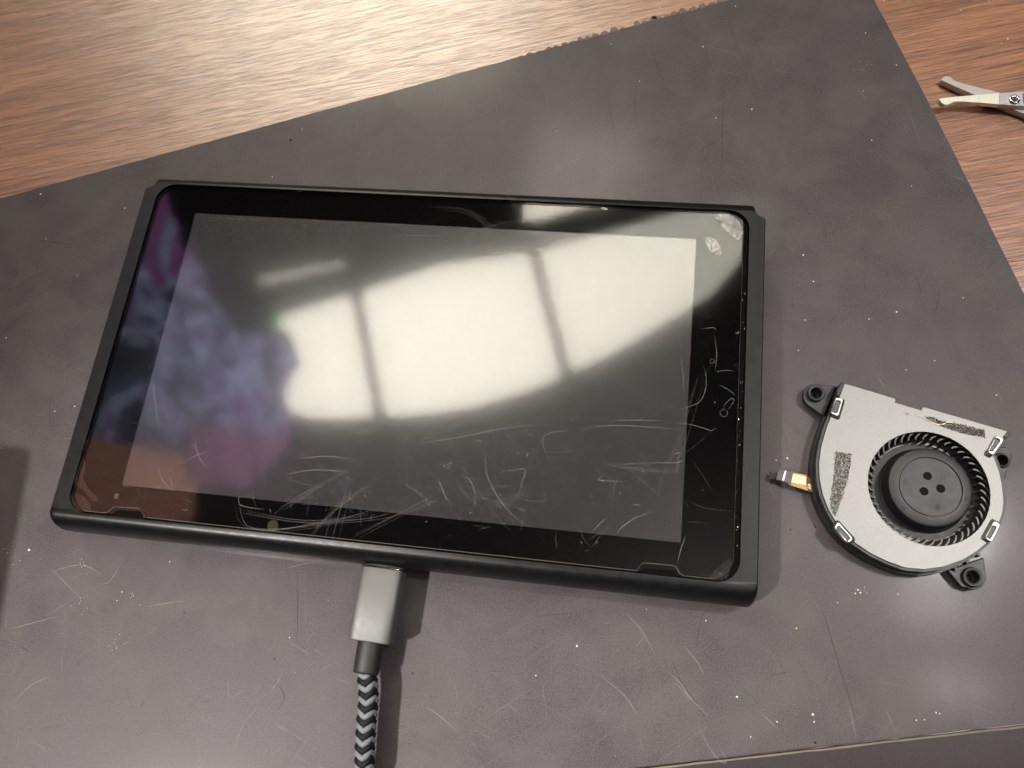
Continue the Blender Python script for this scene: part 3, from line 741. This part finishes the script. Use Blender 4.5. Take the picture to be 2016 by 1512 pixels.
# scratches
b1_, b2_ = bmesh.new(), bmesh.new()
def scr(pts, w=0.13, strong=False): ribbon(b2_ if strong else b1_, spline(poly(pts, ZP), 7), w, ZP+(0.026 if strong else 0.02))
strong = [
 [(823, 880), (845, 870), (910, 860), (1000, 842), (1100, 834)], [(1201, 829), (1250, 827), (1307, 829)], [(1128, 846), (1085, 852), (1069, 862), (1072, 885), (1088, 915)],
 [(1155, 841), (1146, 849)], [(1155, 841), (1230, 838), (1345, 846)], [(981, 932), (1005, 926), (1033, 925), (1028, 950), (1022, 972)],
 [(955, 892), (958, 930), (975, 970), (1005, 1010), (1045, 1040)], [(870, 922), (885, 912), (893, 912)], [(874, 926), (888, 917)], [(860, 940), (870, 960), (878, 980), (888, 990)],
 [(912, 937), (925, 945), (935, 970), (934, 998)], [(1165, 1048), (1180, 1032), (1193, 1020)], [(1215, 1050), (1222, 1040), (1250, 1020), (1290, 1006)], [(1332, 1114), (1341, 1080), (1350, 1054)],
 [(1280, 910), (1330, 911), (1345, 905)], [(930, 874), (942, 867), (953, 874)], [(994, 857), (1005, 862)], [(1035, 900), (1041, 893)], [(420, 775), (435, 790)],
 [(385, 868), (388, 888)], [(380, 870), (395, 905), (413, 925)], [(300, 735), (305, 790), (315, 860)], [(360, 913), (385, 897), (420, 885)], [(310, 915), (320, 945), (345, 970)],
 [(340, 960), (335, 938), (328, 960)][:2], [(420, 428), (450, 431), (530, 432)], [(755, 464), (820, 463), (877, 466)], [(915, 485), (935, 460), (985, 440)], [(1332, 818), (1348, 803), (1375, 793), (1388, 770), (1390, 740), (1385, 720)],
 [(1330, 832), (1360, 836), (1392, 845), (1400, 848), (1412, 842)], [(1376, 512), (1385, 525), (1388, 540), (1400, 550), (1420, 560), (1440, 575)], [(1409, 650), (1404, 645), (1380, 648)], [(1406, 660), (1411, 695), (1408, 730)], [(1408, 732), (1432, 729), (1445, 731)],
 [(1415, 757), (1435, 768), (1447, 778)], [(1424, 806), (1428, 795), (1440, 785), (1445, 788), (1440, 798), (1432, 808)], [(1340, 700), (1345, 740), (1346, 768)], [(1325, 895), (1340, 890)],
 [(1230, 948), (1180, 945), (1190, 935)], [(1243, 993), (1262, 995)], [(1020, 1000), (1035, 1008)], [(358, 1001), (364, 1005), (371, 1002)], [(470, 975), (475, 995), (520, 1003)],
 [(690, 860), (720, 848), (740, 858)], [(585, 905), (640, 898), (700, 905)], [(560, 935), (620, 925), (690, 930)], [(830, 865), (850, 860)],
]
for q in strong: scr(q, 0.085, True)
soft = [
 [(985, 372), (1010, 395), (1010, 420), (985, 470)][:3], [(640, 690), (770, 650), (900, 620)], [(895, 525), (930, 570), (960, 640), (980, 700)], [(1190, 640), (1250, 620), (1310, 590), (1335, 550), (1340, 500)],
 [(1340, 500), (1300, 485), (1220, 473), (1100, 470)], [(1105, 657), (1170, 650), (1240, 630)], [(840, 405), (910, 412), (950, 440), (975, 490)],
 [(910, 475), (960, 450), (1040, 440), (1100, 430)], [(470, 1010), (600, 1030), (740, 1020), (820, 990)], [(520, 1050), (640, 1035), (760, 1000)], [(460, 990), (480, 1035), (560, 1040), (700, 1010)],
 [(560, 1000), (640, 950), (700, 920)], [(600, 1070), (650, 1010), (720, 960)], [(650, 1075), (670, 1000), (690, 930)], [(905, 915), (925, 930)], [(700, 1060), (800, 1010), (860, 980)], [(780, 940), (830, 970), (850, 1005)],
 [(1380, 740), (1340, 870), (1320, 905)], [(1345, 860), (1335, 905), (1330, 930)], [(1180, 905), (1240, 925), (1340, 930)], [(1220, 915), (1280, 910)], [(960, 1000), (1010, 985), (1050, 965)],
]
rj = random.Random(21)
for q in soft:
    for k in range(5):
        dx, dy = rj.gauss(0, 7), rj.gauss(0, 5); a, b = (0, len(q)) if k == 0 else (rj.choice((0, 0, 1)), len(q)-rj.choice((0, 0, 1)))
        if b-a > 1: scr([(u+dx+rj.gauss(0, 1.5), v+dy*0.6+rj.gauss(0, 1.5)) for u, v in q[a:b]], rj.uniform(0.035, 0.06))
rs = random.Random(11)
for i in range(480):
    x, y = rs.uniform(-70, 76), rs.uniform(-43, 38)
    if rs.random() < 0.4: x, y = rs.gauss(rs.choice((-22, 8, 45)), 16), rs.gauss(-29, 8)
    if not (-79 < x < 78 and -44 < y < 44): continue
    a = rs.uniform(0, 6.28); ln = rs.choice((0.8, 1.5, 2.5, 5, 9, 16)); c = rs.uniform(-0.7, 0.7)
    pts = []; px_, py_ = x, y
    for t in range(9):
        pts.append((px_, py_)); px_ += math.cos(a+c*t/8)*ln/8; py_ += math.sin(a+c*t/8)*ln/8
    if all(-80 < p[0] < 79.5 and -45 < p[1] < 46 for p in pts): ribbon(b1_, pts, rs.uniform(0.03, 0.06), ZP+0.014+0.002*(i % 3))
for i in range(70):
    x, y = rs.uniform(-70, 76), rs.uniform(-43, 20); a = rs.uniform(0, 6.28); ln = rs.uniform(0.2, 0.7)
    ribbon(b2_, [(x, y), (x+ln*.5*math.cos(a), y+ln*.5*math.sin(a)), (x+ln*math.cos(a+.5), y+ln*math.sin(a+.5))], rs.uniform(.05, .10), ZP+0.03, False)
o = obj('fine_scratches', b1_, M['scratch'], prot); tag(o, kind='stuff')
o = obj('deep_scratches', b2_, M['scratch2'], prot); tag(o, kind='stuff')

# ================================================================== CHARGING CABLE
cable = empty('charging_cable', (-0.3, -60, 0), 'braided black and grey cable with a silver plug in the lower edge of the tablet', 'cable')
ax0 = Vector((-0.25, -51.25, 7.2)); ax1 = Vector((-0.55, -68.2, 7.3))
def ring_se(c, d, a, b, e=4.0, n=36):
    """superellipse section across direction d (horizontal)"""
    d = d.normalized(); sx = Vector((d.y, -d.x, 0)).normalized(); up = sx.cross(d).normalized()
    if up.z < 0: up = -up
    r = []
    for k in range(n):
        t = 2*math.pi*k/n; ct, st = math.cos(t), math.sin(t)
        x = a*abs(ct)**(2/e)*(1 if ct >= 0 else -1); y = b*abs(st)**(2/e)*(1 if st >= 0 else -1)
        r.append(tuple(c+sx*x+up*y))
    return r
d = ax1-ax0
bm = bmesh.new(); loft(bm, [ring_se(Vector((-0.2, y, 7.0)), d, 4.1, 1.25, 3.5) for y in (-48.6, -51.6)]); obj('plug_tip', bm, M['copper'], cable, 50)
bm = bmesh.new()
loft(bm, [ring_se(ax0+d*t, d, 5.15-k, 3.2-k, 5.0, 48) for t, k in ((0.0, .35), (0.008, .12), (0.025, 0), (0.975, 0), (0.992, .12), (1.0, .35))]); obj('plug_shell', bm, M['alu'], cable, 35)
c1 = ax1+Vector((-0.12, -0.1, -0.3))
bt = Vector((-0.75, -75.2, 6.9)); dd = bt-c1
bm = bmesh.new(); loft(bm, [ring_se(c1+dd*t, dd, 3.05+k, 2.75+k, 2.3) for t, k in ((-0.02, 0), (0.9, -.02), (0.97, -.1), (1.0, -.35))]); obj('strain_relief', bm, M['boot'], cable, 45)
# braided sleeve: woven diagonal tiles in columns round a core
path = [bt+Vector((0, 0.8, 0))]+[Vector((*at(u, v, z), z)) for u, v, z in ((725.5, 1370, 6.8), (721.5, 1420, 6.7), (718.5, 1470, 6.5), (716.5, 1520, 6.2))]+[Vector((2.6, -108, 5.0)), Vector((4.0, -121, 3.4)), Vector((7, -137, 2.5)), Vector((13, -155, 2.4))]
cp = [Vector(p) for p in spline([tuple(p) for p in path], 24)]
acc = [0.0]
for a, b in zip(cp, cp[1:]): acc.append(acc[-1]+(b-a).length)
def frame(s):
    s = max(0, min(acc[-1]-1e-4, s))
    i = max(k for k in range(len(acc)) if acc[k] <= s); i = min(i, len(cp)-2)
    t = (s-acc[i])/(acc[i+1]-acc[i]); p = cp[i].lerp(cp[i+1], t)
    dr = (cp[min(i+2, len(cp)-1)]-cp[max(i-1, 0)]).normalized()
    sx = Vector((dr.y, -dr.x, 0)).normalized()*-1; up = dr.cross(sx).normalized()
    if up.z < 0: up = -up
    return p, sx, up
RC = 2.22
bm = bmesh.new()
loft(bm, [[tuple(p+sx*math.cos(t)*(RC-0.12)+up*math.sin(t)*(RC-0.12)) for t in [k*math.pi/10 for k in range(20)]] for p, sx, up in [frame(q*1.5) for q in range(int(acc[-1]/1.5))]])
obj('cable_core', bm, M['br_black'], cable, 60)
bmA, bmB = bmesh.new(), bmesh.new()
step, ncol = 1.42, 6
rb = random.Random(3)
for k in range(int(acc[-1]/step)-1):
    for c in range(ncol):
        bmx = bmA if k % 2 else bmB
        phc = math.pi/2+math.pi/ncol+2*math.pi*c/ncol; sg = 1 if c % 2 else -1
        rows = []
        for ia in range(6):
            aa = -1+2*ia/5; row = []
            for ib in range(5):
                bb = -1+2*ib/4
                sv = k*step+0.9+sg*aa*0.62+bb*0.66*(1-0.25*abs(aa)**3)+rb.uniform(-.02, .02)
                ph = phc+aa*math.pi/ncol*1.06
                r = RC-0.10+0.30*(1-bb*bb)*(1-0.45*aa*aa)
                p, sx, up = frame(sv); row.append(bmx.verts.new(p+sx*math.cos(ph)*r+up*math.sin(ph)*r))
            rows.append(row)
        for a, b in zip(rows, rows[1:]):
            for i in range(4): bmx.faces.new((a[i], a[i+1], b[i+1], b[i]))
o = obj('grey_braid', bmB, M['br_grey'], cable, 70); tag(o, kind='stuff')
o = obj('black_braid', bmA, M['br_black'], cable, 70); tag(o, kind='stuff')

# ================================================================== BLOWER FAN
FX, FY = 125.0, -19.0
fan = empty('blower_fan', (FX, FY, 0), 'small round blower fan with a silver cover plate and black hub right of the tablet', 'fan')
ZT = 6.1
def f1(pts, z=ZT): return [at(1480+x/3.149, 720+y/3.149, z) for x, y in pts]
plate = f1([(576, 110), (730, 155), (888, 204), (892, 212), (888, 228), (1050, 276), (1058, 262), (1066, 256), (1330, 332), (1590, 408), (1582, 424), (1560, 455), (1490, 545), (1512, 595), (1535, 660), (1550, 730), (1557, 790), (1558, 800), (1562, 850), (1555, 905), (1540, 955), (1500, 1035), (1455, 1100),
            (1400, 1148), (1310, 1203), (1190, 1245), (1070, 1263), (950, 1252), (850, 1217), (740, 1165), (650, 1105), (590, 1055), (530, 985), (475, 890), (440, 800), (420, 700), (416, 600), (430, 500), (458, 400), (488, 320), (530, 230)])
hc = at(1828, 960, ZT)
HR = 13.45
obj('cover_plate', P(plate, ZT-0.35, ZT, [circ(hc[0], hc[1], HR, 96)], 0.06), M['steel'], fan)
# bent lip in the notch of the cover
obj('cover_lip', P(f1([(890, 230), (1050, 278), (1046, 300), (886, 250)], 5.3), 5.2, 5.4), M['clip'], fan)
# casing wall
def offset(lp, d):
    lp = ccw(lp); n = len(lp); r = []
    for i in range(n):
        a, b, c = Vector(lp[i-1]), Vector(lp[i]), Vector(lp[(i+1) % n]); e1 = (b-a).normalized(); e2 = (c-b).normalized()
        nn = Vector((e1.y+e2.y, -e1.x-e2.x)).normalized(); r.append((b.x+nn.x*d, b.y+nn.y*d))
    return r
simple = f1([(570, 104), (1600, 404), (1575, 450), (1500, 545), (1520, 595), (1545, 660), (1562, 740), (1568, 820), (1560, 905), (1540, 965), (1500, 1045), (1455, 1105),
             (1400, 1152), (1310, 1206), (1190, 1247), (1070, 1265), (950, 1254), (850, 1219), (740, 1167), (650, 1107), (590, 1057), (530, 987), (472, 890), (436, 800), (416, 700), (412, 600), (426, 500), (454, 400), (484, 320)])
def band(lp, d0, d1):
    n = len(lp); o, q = [], []
    seq = lp[1:]+[lp[0]]
    for i, p in enumerate(seq):
        a = Vector(seq[max(0, i-1)]); c = Vector(seq[min(n-1, i+1)]); e = (c-a).normalized(); nn = Vector((-e.y, e.x))
        o.append((p[0]+nn.x*d0, p[1]+nn.y*d0)); q.append((p[0]+nn.x*d1, p[1]+nn.y*d1))
    return o+list(reversed(q))
cen = Vector((FX, FY)); e_ = Vector(simple[12])-Vector(simple[11]); sgn = 1 if Vector((-e_.y, e_.x)).dot(Vector(simple[11])-cen) > 0 else -1
obj('casing_wall', P(band(simple, sgn*0.5, -sgn*0.6), 0.0, ZT-0.36), M['fanblack'], fan)
obj('casing_foot', P(band(simple, sgn*1.0, sgn*0.45), 0.0, 2.6), M['fanblack'], fan)
fl = list(simple); fl[0] = f1([(560, 190)])[0]; fl[1] = f1([(1570, 470)])[0]
obj('casing_floor', P(offset(fl, -0.45), 0.0, 0.8), M['fanblack'], fan)
# corner posts
obj('corner_post', P(f1([(560, 98), (572, 100), (578, 108), (545, 190), (525, 185), (530, 150)], 6.5), 0, 6.5, (), .1), M['fanblack'], fan)
obj('corner_post', P(f1([(1590, 405), (1602, 408), (1604, 425), (1580, 450), (1560, 440)], 6.4), 0, 6.4, (), .1), M['fanblack'], fan)
# impeller: blades, hub
imp = obj('impeller_ring', lathe(bmesh.new(), hc[0], hc[1], [(11.6, 1.0), (14.6, 1.0), (14.6, 1.5), (11.6, 1.5), (11.6, 1.0)], 72), M['blade'], fan, 40)
nb = 45
bm = bmesh.new(); rows = []
for i in range(7):
    t = i/6; r = 11.9+t*2.9; th = 0.42*math.cos(t*1.7)*0.9-0.12*t; x, y = r*math.cos(th*0.55), r*math.sin(th*0.55)
    rows.append((x, y))
vs0 = []
for (x, y), (x2, y2) in zip(rows, rows[1:]+[rows[-1]]): pass
w = 0.22
ring_l = []
for i, (x, y) in enumerate(rows):
    a = rows[max(0, i-1)]; b = rows[min(6, i+1)]; dv = Vector((b[0]-a[0], b[1]-a[1])).normalized()
    ring_l.append([(x-dv.y*w, y+dv.x*w, 1.4), (x+dv.y*w, y-dv.x*w, 1.4), (x+dv.y*w*0.8, y-dv.x*w*0.8, 5.0-0.3*i/6), (x-dv.y*w*0.8, y+dv.x*w*0.8, 5.0-0.3*i/6)])
loft(bm, ring_l)
me = bpy.data.meshes.new('blade'); bmesh.ops.recalc_face_normals(bm, faces=bm.faces); bm.to_mesh(me); bm.free()
me.transform(Matrix.Scale(MM, 4)); me.materials.append(M['blade']); me.shade_smooth(); me.set_sharp_from_angle(angle=math.radians(40))
for i in range(nb):
    b = bpy.data.objects.new('blade', me); COL.objects.link(b); b.parent = imp
    b.location = (hc[0]*MM, hc[1]*MM, 0); b.rotation_euler = (0, 0, 2*math.pi*i/nb)
hubp = [(0, 5.95), (6.75, 5.95), (6.82, 5.65), (7.05, 5.65), (7.15, 6.0), (8.6, 5.93), (9.1, 5.75), (9.4, 5.3), (9.5, 4.6), (9.6, 2.0), (10.2, 1.4), (11.7, 1.3), (11.7, 1.2)]
hcx, hcy = at(1480+1106/3.149, 720+752/3.149, 5.9)
hub = obj('hub', lathe(bmesh.new(), hcx, hcy, hubp, 80), M['hub'], fan, 35)
def disc(name, u, v, r, mat, z=5.96, prof=None, sy=1.0, rot=0.0):
    c = at(1480+u/3.149, 720+v/3.149, z)
    bm = bmesh.new(); prof = prof or [(0, z-0.14), (r*0.6, z-0.10), (r*0.9, z+0.02), (r, z+0.03), (r*1.05, z)]
    lathe(bm, 0, 0, prof, 24)
    bmesh.ops.scale(bm, vec=(1, sy, 1), verts=bm.verts); bmesh.ops.rotate(bm, matrix=Matrix.Rotation(rot, 3, 'Z'), verts=bm.verts)
    bmesh.ops.translate(bm, vec=(c[0], c[1], 0), verts=bm.verts)
    return obj(name, bm, mat, hub, 60)
M['dimple_shade'] = plain('hub_dimple_shade', (0.004, 0.004, 0.0045), 0.7, 0, 0.1)  # flat dark discs: shade of the hollows put into the colour
for u, v in ((1090, 683), (1068, 778), (1172, 762)): disc('dimple_shade', u, v, 0.85, M['dimple_shade'], 5.97, [(0, 5.965), (0.78, 5.965), (0.9, 5.975), (1.0, 5.955)])
for u, v in ((1040, 532), (1328, 824), (945, 880)): disc('pin_hole', u, v, 0.3, M['dark'], 5.99, [(0, 5.99), (0.30, 5.99), (0.36, 5.96)])
disc('oval_mark', 1153, 876, 0.4, M['dark'], 5.965, [(0, 5.97), (0.40, 5.97), (0.46, 5.955)], 1.7, 0.1)
# clips
clips = [([(1634.8, 813.5), (1645.5, 782), (1661, 785.5), (1651, 820.5)], [(1638, 810.5), (1647, 787.5), (1655.5, 790), (1647.5, 813.5)]),
         ([(1641.5, 1038), (1650.6, 1026), (1680.6, 1060.7), (1670.5, 1070)], [(1646.7, 1039.9), (1651.6, 1034.9), (1673.8, 1059), (1667.5, 1065.9)]),
         ([(1944.4, 890), (1962.2, 856.2), (1977.6, 866), (1955.4, 896.4)], [(1948, 886.2), (1961.8, 862), (1969.5, 866.5), (1953.8, 888.6)]),
         ([(1939, 1059), (1957, 1024.6), (1970.6, 1032), (1952.5, 1068)], [(1942.4, 1056.5), (1955, 1034), (1962.5, 1037.5), (1948.6, 1061)])]
def rounded(q, f=0.16):
    r = []; n = len(q)
    for i in range(n):
        a, b, c = Vector(q[i-1]), Vector(q[i]), Vector(q[(i+1) % n])
        p0, p2 = b.lerp(a, f*1.2), b.lerp(c, f*1.2)
        for t in (0, .25, .5, .75, 1): r.append(tuple(p0*(1-t)**2+b*2*t*(1-t)+p2*t*t))
    return r
for k, (co, ci) in enumerate(clips):
    wo = [at(u, v, 6.9) for u, v in co]; wi = [at(u, v, 6.9) for u, v in ci]
    cx_ = sum(p[0] for p in wo)/4; cy_ = sum(p[1] for p in wo)/4
    big = [((p[0]-cx_)*1.22+cx_, (p[1]-cy_)*1.18+cy_) for p in wo]
    c = obj('clip', P(rounded(wo), 5.6, 6.9, [rounded(wi)], 0.14), M['clip'], fan)
    # sloping shoulder from the plate up to the clip
    ro, ri = rounded(ccw(big)), rounded(ccw(wo)); inward = Vector((hc[0]-cx_, hc[1]-cy_)).normalized()
    bm = bmesh.new()
    A = [bm.verts.new((p[0]+inward.x*0.35, p[1]+inward.y*0.35, ZT+0.02)) for p in ro]; B = [bm.verts.new((*p, 6.72)) for p in ri]
    for i in range(len(A)):
        m_ = Vector(ro[i])-Vector((cx_, cy_))
        if m_.dot(inward) > -0.6: bm.faces.new((A[i], A[(i+1) % len(A)], B[(i+1) % len(A)], B[i]))
    obj('shoulder', bm, M['steel'], c, 60)
    pin = obj('pin', P(rounded([((p[0]-cx_)*0.97+cx_, (p[1]-cy_)*0.97+cy_) for p in wi]), 4.5, 6.62, (), 0.08), M['pin'], c)
# mounting ears
def ear(base, cu, cv, ro, ri, zr, zb, name='mounting_ear'):
    c = at(1480+cu/3.149, 720+cv/3.149, zr)
    b = [at(1480+x/3.149, 720+y/3.149, zb) for x, y in base]
    e = obj(name, P(b, zb-1.4, zb, [circ(c[0], c[1], ri*0.98, 28)], 0.15), M['fanblack'], fan)
    obj('grommet', lathe(bmesh.new(), c[0], c[1], [(ri, 0.3), (ri, zr-0.1), (ri+0.12, zr), (ro-0.2, zr), (ro, zr-0.2), (ro, zb+0.15), (ro+0.18, zb+0.12), (ro+0.18, zb-1.6)], 40), M['fanblack'], e, 40)
    obj('screw_seat', lathe(bmesh.new(), c[0], c[1], [(0, 0.5), (ri*0.55, 0.5), (ri*0.6, 0.9), (ri, 0.9)], 28), M['dark'], e, 40)
    return e
def cz(u, v, r, a0, a1, n=8): return [(u+r*math.cos(math.radians(a0+(a1-a0)*k/n)), v+r*math.sin(math.radians(a0+(a1-a0)*k/n))) for k in range(n+1)]
ear([*cz(392, 185, 74, 285, 125, 12), (470, 330), (490, 300), (530, 130)], 402, 168, 2.1, 1.35, 3.8, 2.6)
ear([(1500, 510), *cz(1556, 560, 58, -75, 60, 7), (1585, 640), (1570, 700), (1545, 740)], 1556, 585, 1.75, 1.25, 3.4, 2.6)
ear([(1215, 1270), (1440, 1190), *cz(1375, 1310, 78, -20, 120, 10), (1300, 1370)], 1374, 1310, 2.2, 1.35, 3.6, 2.6)
for k in range(3):   # ribs near the lower ear
    c = at(1480+(1262+k*70)/3.149, 720+(1262-k*44)/3.149, 3)
    bm = bmesh.new(); slab(bm, rrect(c[0]-.35, c[1]-.35, c[0]+.35, c[1]+.35, .1, 2), 1.0, 3.6); obj('rib', bm, M['fanblack'], fan)
# foam residue left on the cover
def residue(outl, n, seed, z=ZT):
    r = random.Random(seed); q = f1(outl, z); xs = [p[0] for p in q]; ys = [p[1] for p in q]
    def ins(x, y):
        c = False; j = len(q)-1
        for i in range(len(q)):
            (xi, yi), (xj, yj) = q[i], q[j]
            if (yi > y) != (yj > y) and x < (xj-xi)*(y-yi)/(yj-yi)+xi: c = not c
            j = i
        return c
    a, b = bmesh.new(), bmesh.new(); k = 0
    while k < n:
        x, y = r.uniform(min(xs), max(xs)), r.uniform(min(ys), max(ys))
        if not ins(x, y): continue
        k += 1; bmx = a if r.random() < 0.82 else b
        if r.random() < 0.5: flake(bmx, x, y, z, r.uniform(.06, .17), r)
        else:
            an = r.uniform(0, 6.28); ln = r.uniform(.2, .5)
            v = [bmx.verts.new((x+dx, y+dy, z+dz)) for dx, dy, dz in ((0, 0, .02), (math.cos(an)*ln, math.sin(an)*ln, r.uniform(.05, .22)), (math.cos(an+.35)*ln*.7, math.sin(an+.35)*ln*.7, .03))]
            bmx.faces.new(v)
    o = obj('foam_residue', a, M['foam'], fan); tag(o, 'dark crumbly foam residue', kind='stuff')
    o = obj('foam_residue_grains', b, M['foam2'], fan); tag(o, kind='stuff')
residue([(520, 532), (620, 548), (612, 600), (596, 700), (566, 800), (520, 935), (500, 915), (484, 850), (505, 700), (512, 600)], 2600, 1)
residue([(1085, 322), (1110, 315), (1180, 345), (1240, 352), (1445, 402), (1448, 448), (1330, 425), (1200, 385), (1080, 335)], 2000, 2)
residue([(930, 285), (1090, 325), (1085, 335), (925, 296)], 40, 4)
bm = bmesh.new(); hp = spline(f1([(1075, 330), (1160, 366), (1215, 350), (1240, 352)], 6.3), 6); ribbon(bm, hp, 0.10, 6.32, False); obj('yellow_fibre', bm, M['goldl'], fan)
bm = bmesh.new(); ribbon(bm, f1([(540, 850), (592, 806)], 6.2), 0.1, 6.2, False); obj('orange_fibre', bm, plain('orange_fibre', (0.5, 0.2, 0.1), .6), fan)
# flat flex lead with its connector
flex = obj('flex_lead', None or P([at(1480+x/3.149, 720+y/3.149, 2.2) for x, y in [(255, 662), (345, 678), (385, 735), (420, 770), (400, 792), (240, 742)]], 2.1, 2.25), M['gold'], fan)
obj('flex_window', P([at(1480+x/3.149, 720+y/3.149, 2.3) for x, y in [(257, 672), (340, 690), (333, 740), (245, 722)]], 2.26, 2.3), M['goldl'], flex)
for k in range(3):
    a = at(1480+256/3.149, 720+(684+k*13)/3.149, 2.33); b = at(1480+292/3.149, 720+(692+k*13)/3.149, 2.33)
    bm = bmesh.new(); ribbon(bm, [a, b], 0.09, 2.33, False); obj('trace', bm, M['gold'], flex)
bm = bmesh.new(); ribbon(bm, [at(1480+x/3.149, 720+y/3.149, 2.33) for x, y in [(296, 690), (328, 698), (322, 732), (290, 725), (296, 690)]], 0.09, 2.33, False); obj('trace_box', bm, M['gold'], flex)
conn = obj('flex_connector', P([at(1480+x/3.149, 720+y/3.149, 2.7) for x, y in [(166, 640), (238, 655), (240, 648), (258, 652), (240, 742), (224, 738), (226, 728), (150, 705)]], 2.3, 2.7, (), .05), M['flexbrown'], fan)
obj('white_stripe', P([at(1480+x/3.149, 720+y/3.149, 2.72) for x, y in [(205, 650), (215, 652), (200, 712), (189, 709)]], 2.7, 2.73), M['white'], conn)
for r_ in range(2):
    for k in range(4):
        c = at(1480+(172+r_*18-k*3)/3.149, 720+(652+k*15+r_*3)/3.149, 2.72)
        obj('contact', P(rrect(c[0]-.24, c[1]-.08, c[0]+.24, c[1]+.08, .05, 2), 2.7, 2.76), M['chrome'], conn)
obj('clear_tab', P([at(1480+x/3.149, 720+y/3.149, 2.0) for x, y in [(118, 655), (160, 660), (150, 705), (112, 700)]], 1.9, 2.0), faint_mark('clear_tab_film', (0.10, 0.085, 0.085), 0.45), conn)
obj('connector_foot', P([at(1480+x/3.149, 720+y/3.149, 2.2) for x, y in [(232, 700), (300, 712), (380, 760), (380, 790), (300, 770)]], 0, 0.8), M['flexbrown'], conn)
def text(body, u, v, size, rot, z, parent, mat):
    cu = bpy.data.curves.new('printed_number', 'FONT'); cu.body = body; cu.size = size*MM; cu.extrude = 0.00001; cu.align_x = 'CENTER'; cu.align_y = 'CENTER'; cu.offset = 0.00002
    o = bpy.data.objects.new('printed_number', cu); COL.objects.link(o); cu.materials.append(mat)
    bpy.context.view_layer.update(); me = bpy.data.meshes.new_from_object(o); bpy.data.objects.remove(o)
    o = bpy.data.objects.new('printed_number', me); COL.objects.link(o)
    c = at(u, v, z); o.location = (c[0]*MM, c[1]*MM, z*MM); o.rotation_euler = (0, 0, rot)
    o.parent = parent; o.matrix_parent_inverse = parent.matrix_world.inverted() if parent.type != 'EMPTY' else Matrix.Translation(-parent.location)
    return o
text('9', 1592.5, 957.5, 1.5, math.radians(-15), 2.35, flex, M['white']); text('61', 1597, 961, 1.1, math.radians(-10), 2.35, flex, M['white'])

# ================================================================== SCISSORS
sc = empty('scissors', (at(1999, 194, 0)[0], at(1999, 194, 0)[1], -2), 'small silver scissors with blunt rounded tips lying open on the wood at the right edge', 'scissors')
def f2(pts, z): return [at(1840+x/10.8, 120+y/10.8, z) for x, y in pts]
lowz = 0.2; upz = 1.7
low = f2([(135, 405), (150, 375), (180, 345), (225, 325), (270, 320), (310, 325), (345, 345), (385, 385), (430, 415), (560, 460), (700, 500), (850, 540), (1000, 580), (1390, 668), (1560, 730), (1901, 900), (2600, 1230), (2900, 1420), (2850, 1560), (2500, 1430), (1901, 1120), (1360, 930), (850, 718), (560, 600), (320, 490)], lowz)
obj('lower_blade', P(low, -1.6, lowz, (), 0.08), M['satin'], sc)
upb = f2([(100, 800), (250, 775), (400, 762), (620, 740), (850, 720), (1365, 682), (1375, 925), (1150, 905), (900, 885), (650, 868), (480, 862), (420, 868), (370, 888), (320, 915), (270, 930), (230, 932), (180, 915), (140, 885), (110, 840)], upz)
obj('upper_blade', P(upb, 0.35, upz, (), 0.07), M['brush'], sc)
ups = f2([(1367, 682), (1500, 668), (1901, 650), (2700, 600), (3000, 560), (3050, 760), (2700, 920), (1901, 962), (1600, 945), (1377, 926)], upz)
obj('upper_shank', P(ups, 0.35, upz+0.02, (), 0.1), M['satin'], sc)
for u, v, z in ((3500, 560, 0.6), (3350, 1820, 0.0)):
    c = f2([(u, v)], z)[0]; bm = bmesh.new()
    lathe(bm, c[0], c[1], [(6.2+1.3*math.cos(a), z+0.2+1.1*math.sin(a)) for a in [k*math.pi/5 for k in range(11)]], 40); obj('finger_loop', bm, M['satin'], sc, 60)
cs = f2([(1712, 802)], upz+0.6)[0]
star = []
for k in range(30):
    a = 2*math.pi*k/30; star.append((cs[0]+(0.62+0.16*math.cos(5*a+0.6))*math.cos(a), cs[1]+(0.62+0.16*math.cos(5*a+0.6))*math.sin(a)))
bm = bmesh.new(); slab(bm, circ(cs[0], cs[1], 1.5, 40), upz, upz+0.6, [star], 0.28); scw = obj('pivot_screw', bm, M['chrome'], sc, 50)
obj('star_recess', P(star, upz, upz+0.12), M['dark'], scw)
obj('etched_mark', P(f2([(1872, 690), (1960, 688), (1968, 905), (1885, 905)], upz+.02), upz+.02, upz+.035), M['stamp'], sc)

# low case added unseen outside the left edge, to cast the lower left shadow
HB = 42
bx, by = -103-0.47*HB-0.4, -31.5-0.31*HB
case = obj('shadow_block', P([(bx-80, by), (bx-3, by), (bx-1.2, by-.6), (bx-.3, by-1.6), (bx, by-3.2), (bx+7.5, by-60), (bx+10, by-110), (bx-80, by-110)], 0, HB), M['boot'], None)
tag(case, 'black case added unseen left of the view to cast the lower left corner shadow', 'case')
